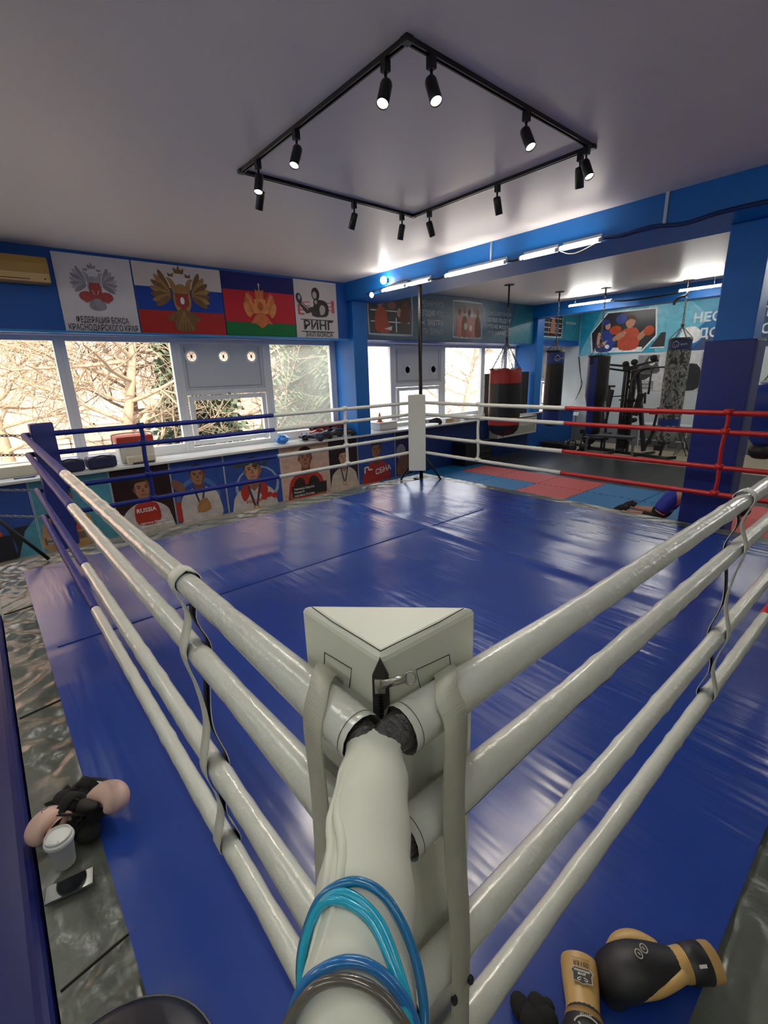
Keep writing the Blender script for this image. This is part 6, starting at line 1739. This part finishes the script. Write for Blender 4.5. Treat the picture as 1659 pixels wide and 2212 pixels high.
cord_loop(jr, [(-0.4, .222), (0.3, .195), (0.8, .172), (1.3, .167), (1.85, .183), (2.2, .206), (2.55, .238), (3.0, .272), (3.45, .30)], 0.0040, CB2, 0.005, 0.06)
cord_loop(jr, [(-0.6, .27), (0.0, .25), (0.7, .228), (1.25, .219), (1.7, .218), (2.15, .226), (2.6, .240), (3.0, .262), (3.4, .29)], 0.0046, CB3, 0.006, 0.06)
jr2 = thing('skipping_rope', 'smoky clear dark skipping rope at the bottom edge, nearest the camera', 'skipping rope', (0.16, -0.16, 1.3))
cord_loop(jr2, [(-0.5, .30), (-0.1, .285), (0.45, .255), (1.0, .236), (1.45, .231), (1.9, .236), (2.4, .25), (2.85, .268), (3.3, .30)], 0.0042, cord_mat('cord_smoky', '4a4a44'), 0.012, 0.06)

# ------------------------------------------------------------ right: tan and black gloves by the canvas edge
TAN, TAND = M('glove_tan', 'b8955a', 0.4, bump=0.1, bscale=18), M('glove_tan_seam', '8a6a38', 0.5)
GBK = M('glove_soft_black', '16161a', 0.5); LGR = M('glove_print_grey', 'a8a496', 0.5)
ga = glove('boxing_glove', 'tan cuffed boxing glove lettered on its cuff, lying fist towards the camera', GBK, GBK, TAN, None, GBK, 'tan and black boxing gloves by the canvas edge', side=1)
b = MB(); b.tube([(0.018, 0, 0.002), (0.02, 0, 0.002), (0.035, 0, 0.004), (0.037, 0, 0.004)], [(.046, .039), (.0482, .0412), (.052, .045), (.050, .043)], TAND, 22, caps=False).build('seam_band', ga)
mb = MB(); S2 = Sheet(mb, (-0.10, 0.0, 0.0435), (0, 1, 0), (1, 0, 0), (0, 0, 1), 0.0003)
S2.text('RS100', 0.0, 0.012, 0.017, M('print_brown', '4a3a22', 0.6), 'c', 0.02); S2.text('SPARRING GLOVES', 0.0, 0.004, 0.006, M('print_brown', '4a3a22', 0.6), 'c', 0.0)
SHD = [(-.024, .034), (-.028, .039), (-.024, .044), (-.024, .062), (-.012, .062), (0, .066), (.012, .062), (.024, .062), (.024, .044), (.028, .039), (.024, .034), (.02, .030), (-.02, .030)]
S2.poly([(x*1.12, (y-.048)*1.12+.048) for x, y in SHD], LGR); S2.poly(SHD, M('print_shield_dark', '2c2a28', 0.5))
S2.rect(-.021, .0335, .021, .0385, LGR); S2.text('RIVAL', 0, .041, .0085, PURE, 'c', 0.02)
for sg in (-1, 1):
    S2.line([(sg*.003, .052), (sg*.010, .054), (sg*.014, .058), (sg*.009, .0605), (sg*.005, .057)], .0014, PURE)
mb.build('cuff_print', ga)
mb = MB(); S2 = Sheet(mb, (0.045, 0.0, 0.0565), (0, 1, 0), (1, 0, 0.16), (-0.16, 0, 1), 0.0004)
for a0, a1, rr2 in ((0.3, 2.84, .034), (3.5, 5.9, .034)):
    S2.line([(rr2*math.cos(a0+(a1-a0)*i/14), .03+rr2*.9*math.sin(a0+(a1-a0)*i/14)) for i in range(15)], .0035, LGR)
S2.line([(-.022, .018), (-.006, .038), (0.0, .026), (.006, .038), (.022, .018)], .005, LGR); S2.text('RIVAL', 0, -.006, .012, LGR, 'c', 0.01)
mb.build('back_print', ga)
rot_to(ga, (0.062, 0.640, 0.048), -1.0, 0.0, 0.0, 1.0)
gb = glove('boxing_glove', 'black boxing glove with tan thumb and tan cuff, lying palm up beside the lettered one', GBK, TAN, TAN, GBK, GBK, 'tan and black boxing gloves by the canvas edge', side=-1)
b = MB(); b.tube(smooth_path([(0.0, 0.036, 0.02), (0.04, 0.050, 0.02), (0.10, 0.064, 0.018), (0.15, 0.062, 0.008)], 4), 0.016, TAN, 10).build('tan_side_panel', gb)
mb = MB(); S2 = Sheet(mb, (0.115, 0.0, 0.0745), (0, 1, 0), (1, 0, 0), (0, 0, 1), 0.0004)
for sg in (-1, 1):
    S2.line([(0.012*math.cos(t)+sg*0.006, 0.011*sg+0.009*math.sin(t)) for t in [2*PI*i/14 for i in range(15)]], .0025, LGR); S2.line([(sg*0.002, 0.012*sg), (sg*0.01, 0.008*sg)], .003, LGR)
mb.build('palm_print', gb)
MB().box((-0.055, 0.03, 0.0385), (0.022, 0.008, 0.002), PURE, Matrix.Rotation(-0.75, 3, 'X')).build('velcro_tag', gb)
rot_to(gb, (0.195, 0.935, 0.055), -2.22, 0.0, 0.0, 1.0)
bw = thing('hand_wrap', 'black crumpled hand wrap lying by the lettered glove at the bottom edge', 'hand wrap', (-0.02, 0.55, 0.0))
rng = random.Random(5); b = MB()
for i in range(6):
    c = Vector((-0.03+rng.uniform(-.03, .03), 0.545+rng.uniform(-.03, .03), 0.018+rng.uniform(0, .02)))
    b.ell(c, (0.038, 0.028, 0.02), BCL, Matrix.Rotation(rng.uniform(0, 3), 3, 'Z'), 12, 8)
b.build('wrap_fabric', bw)
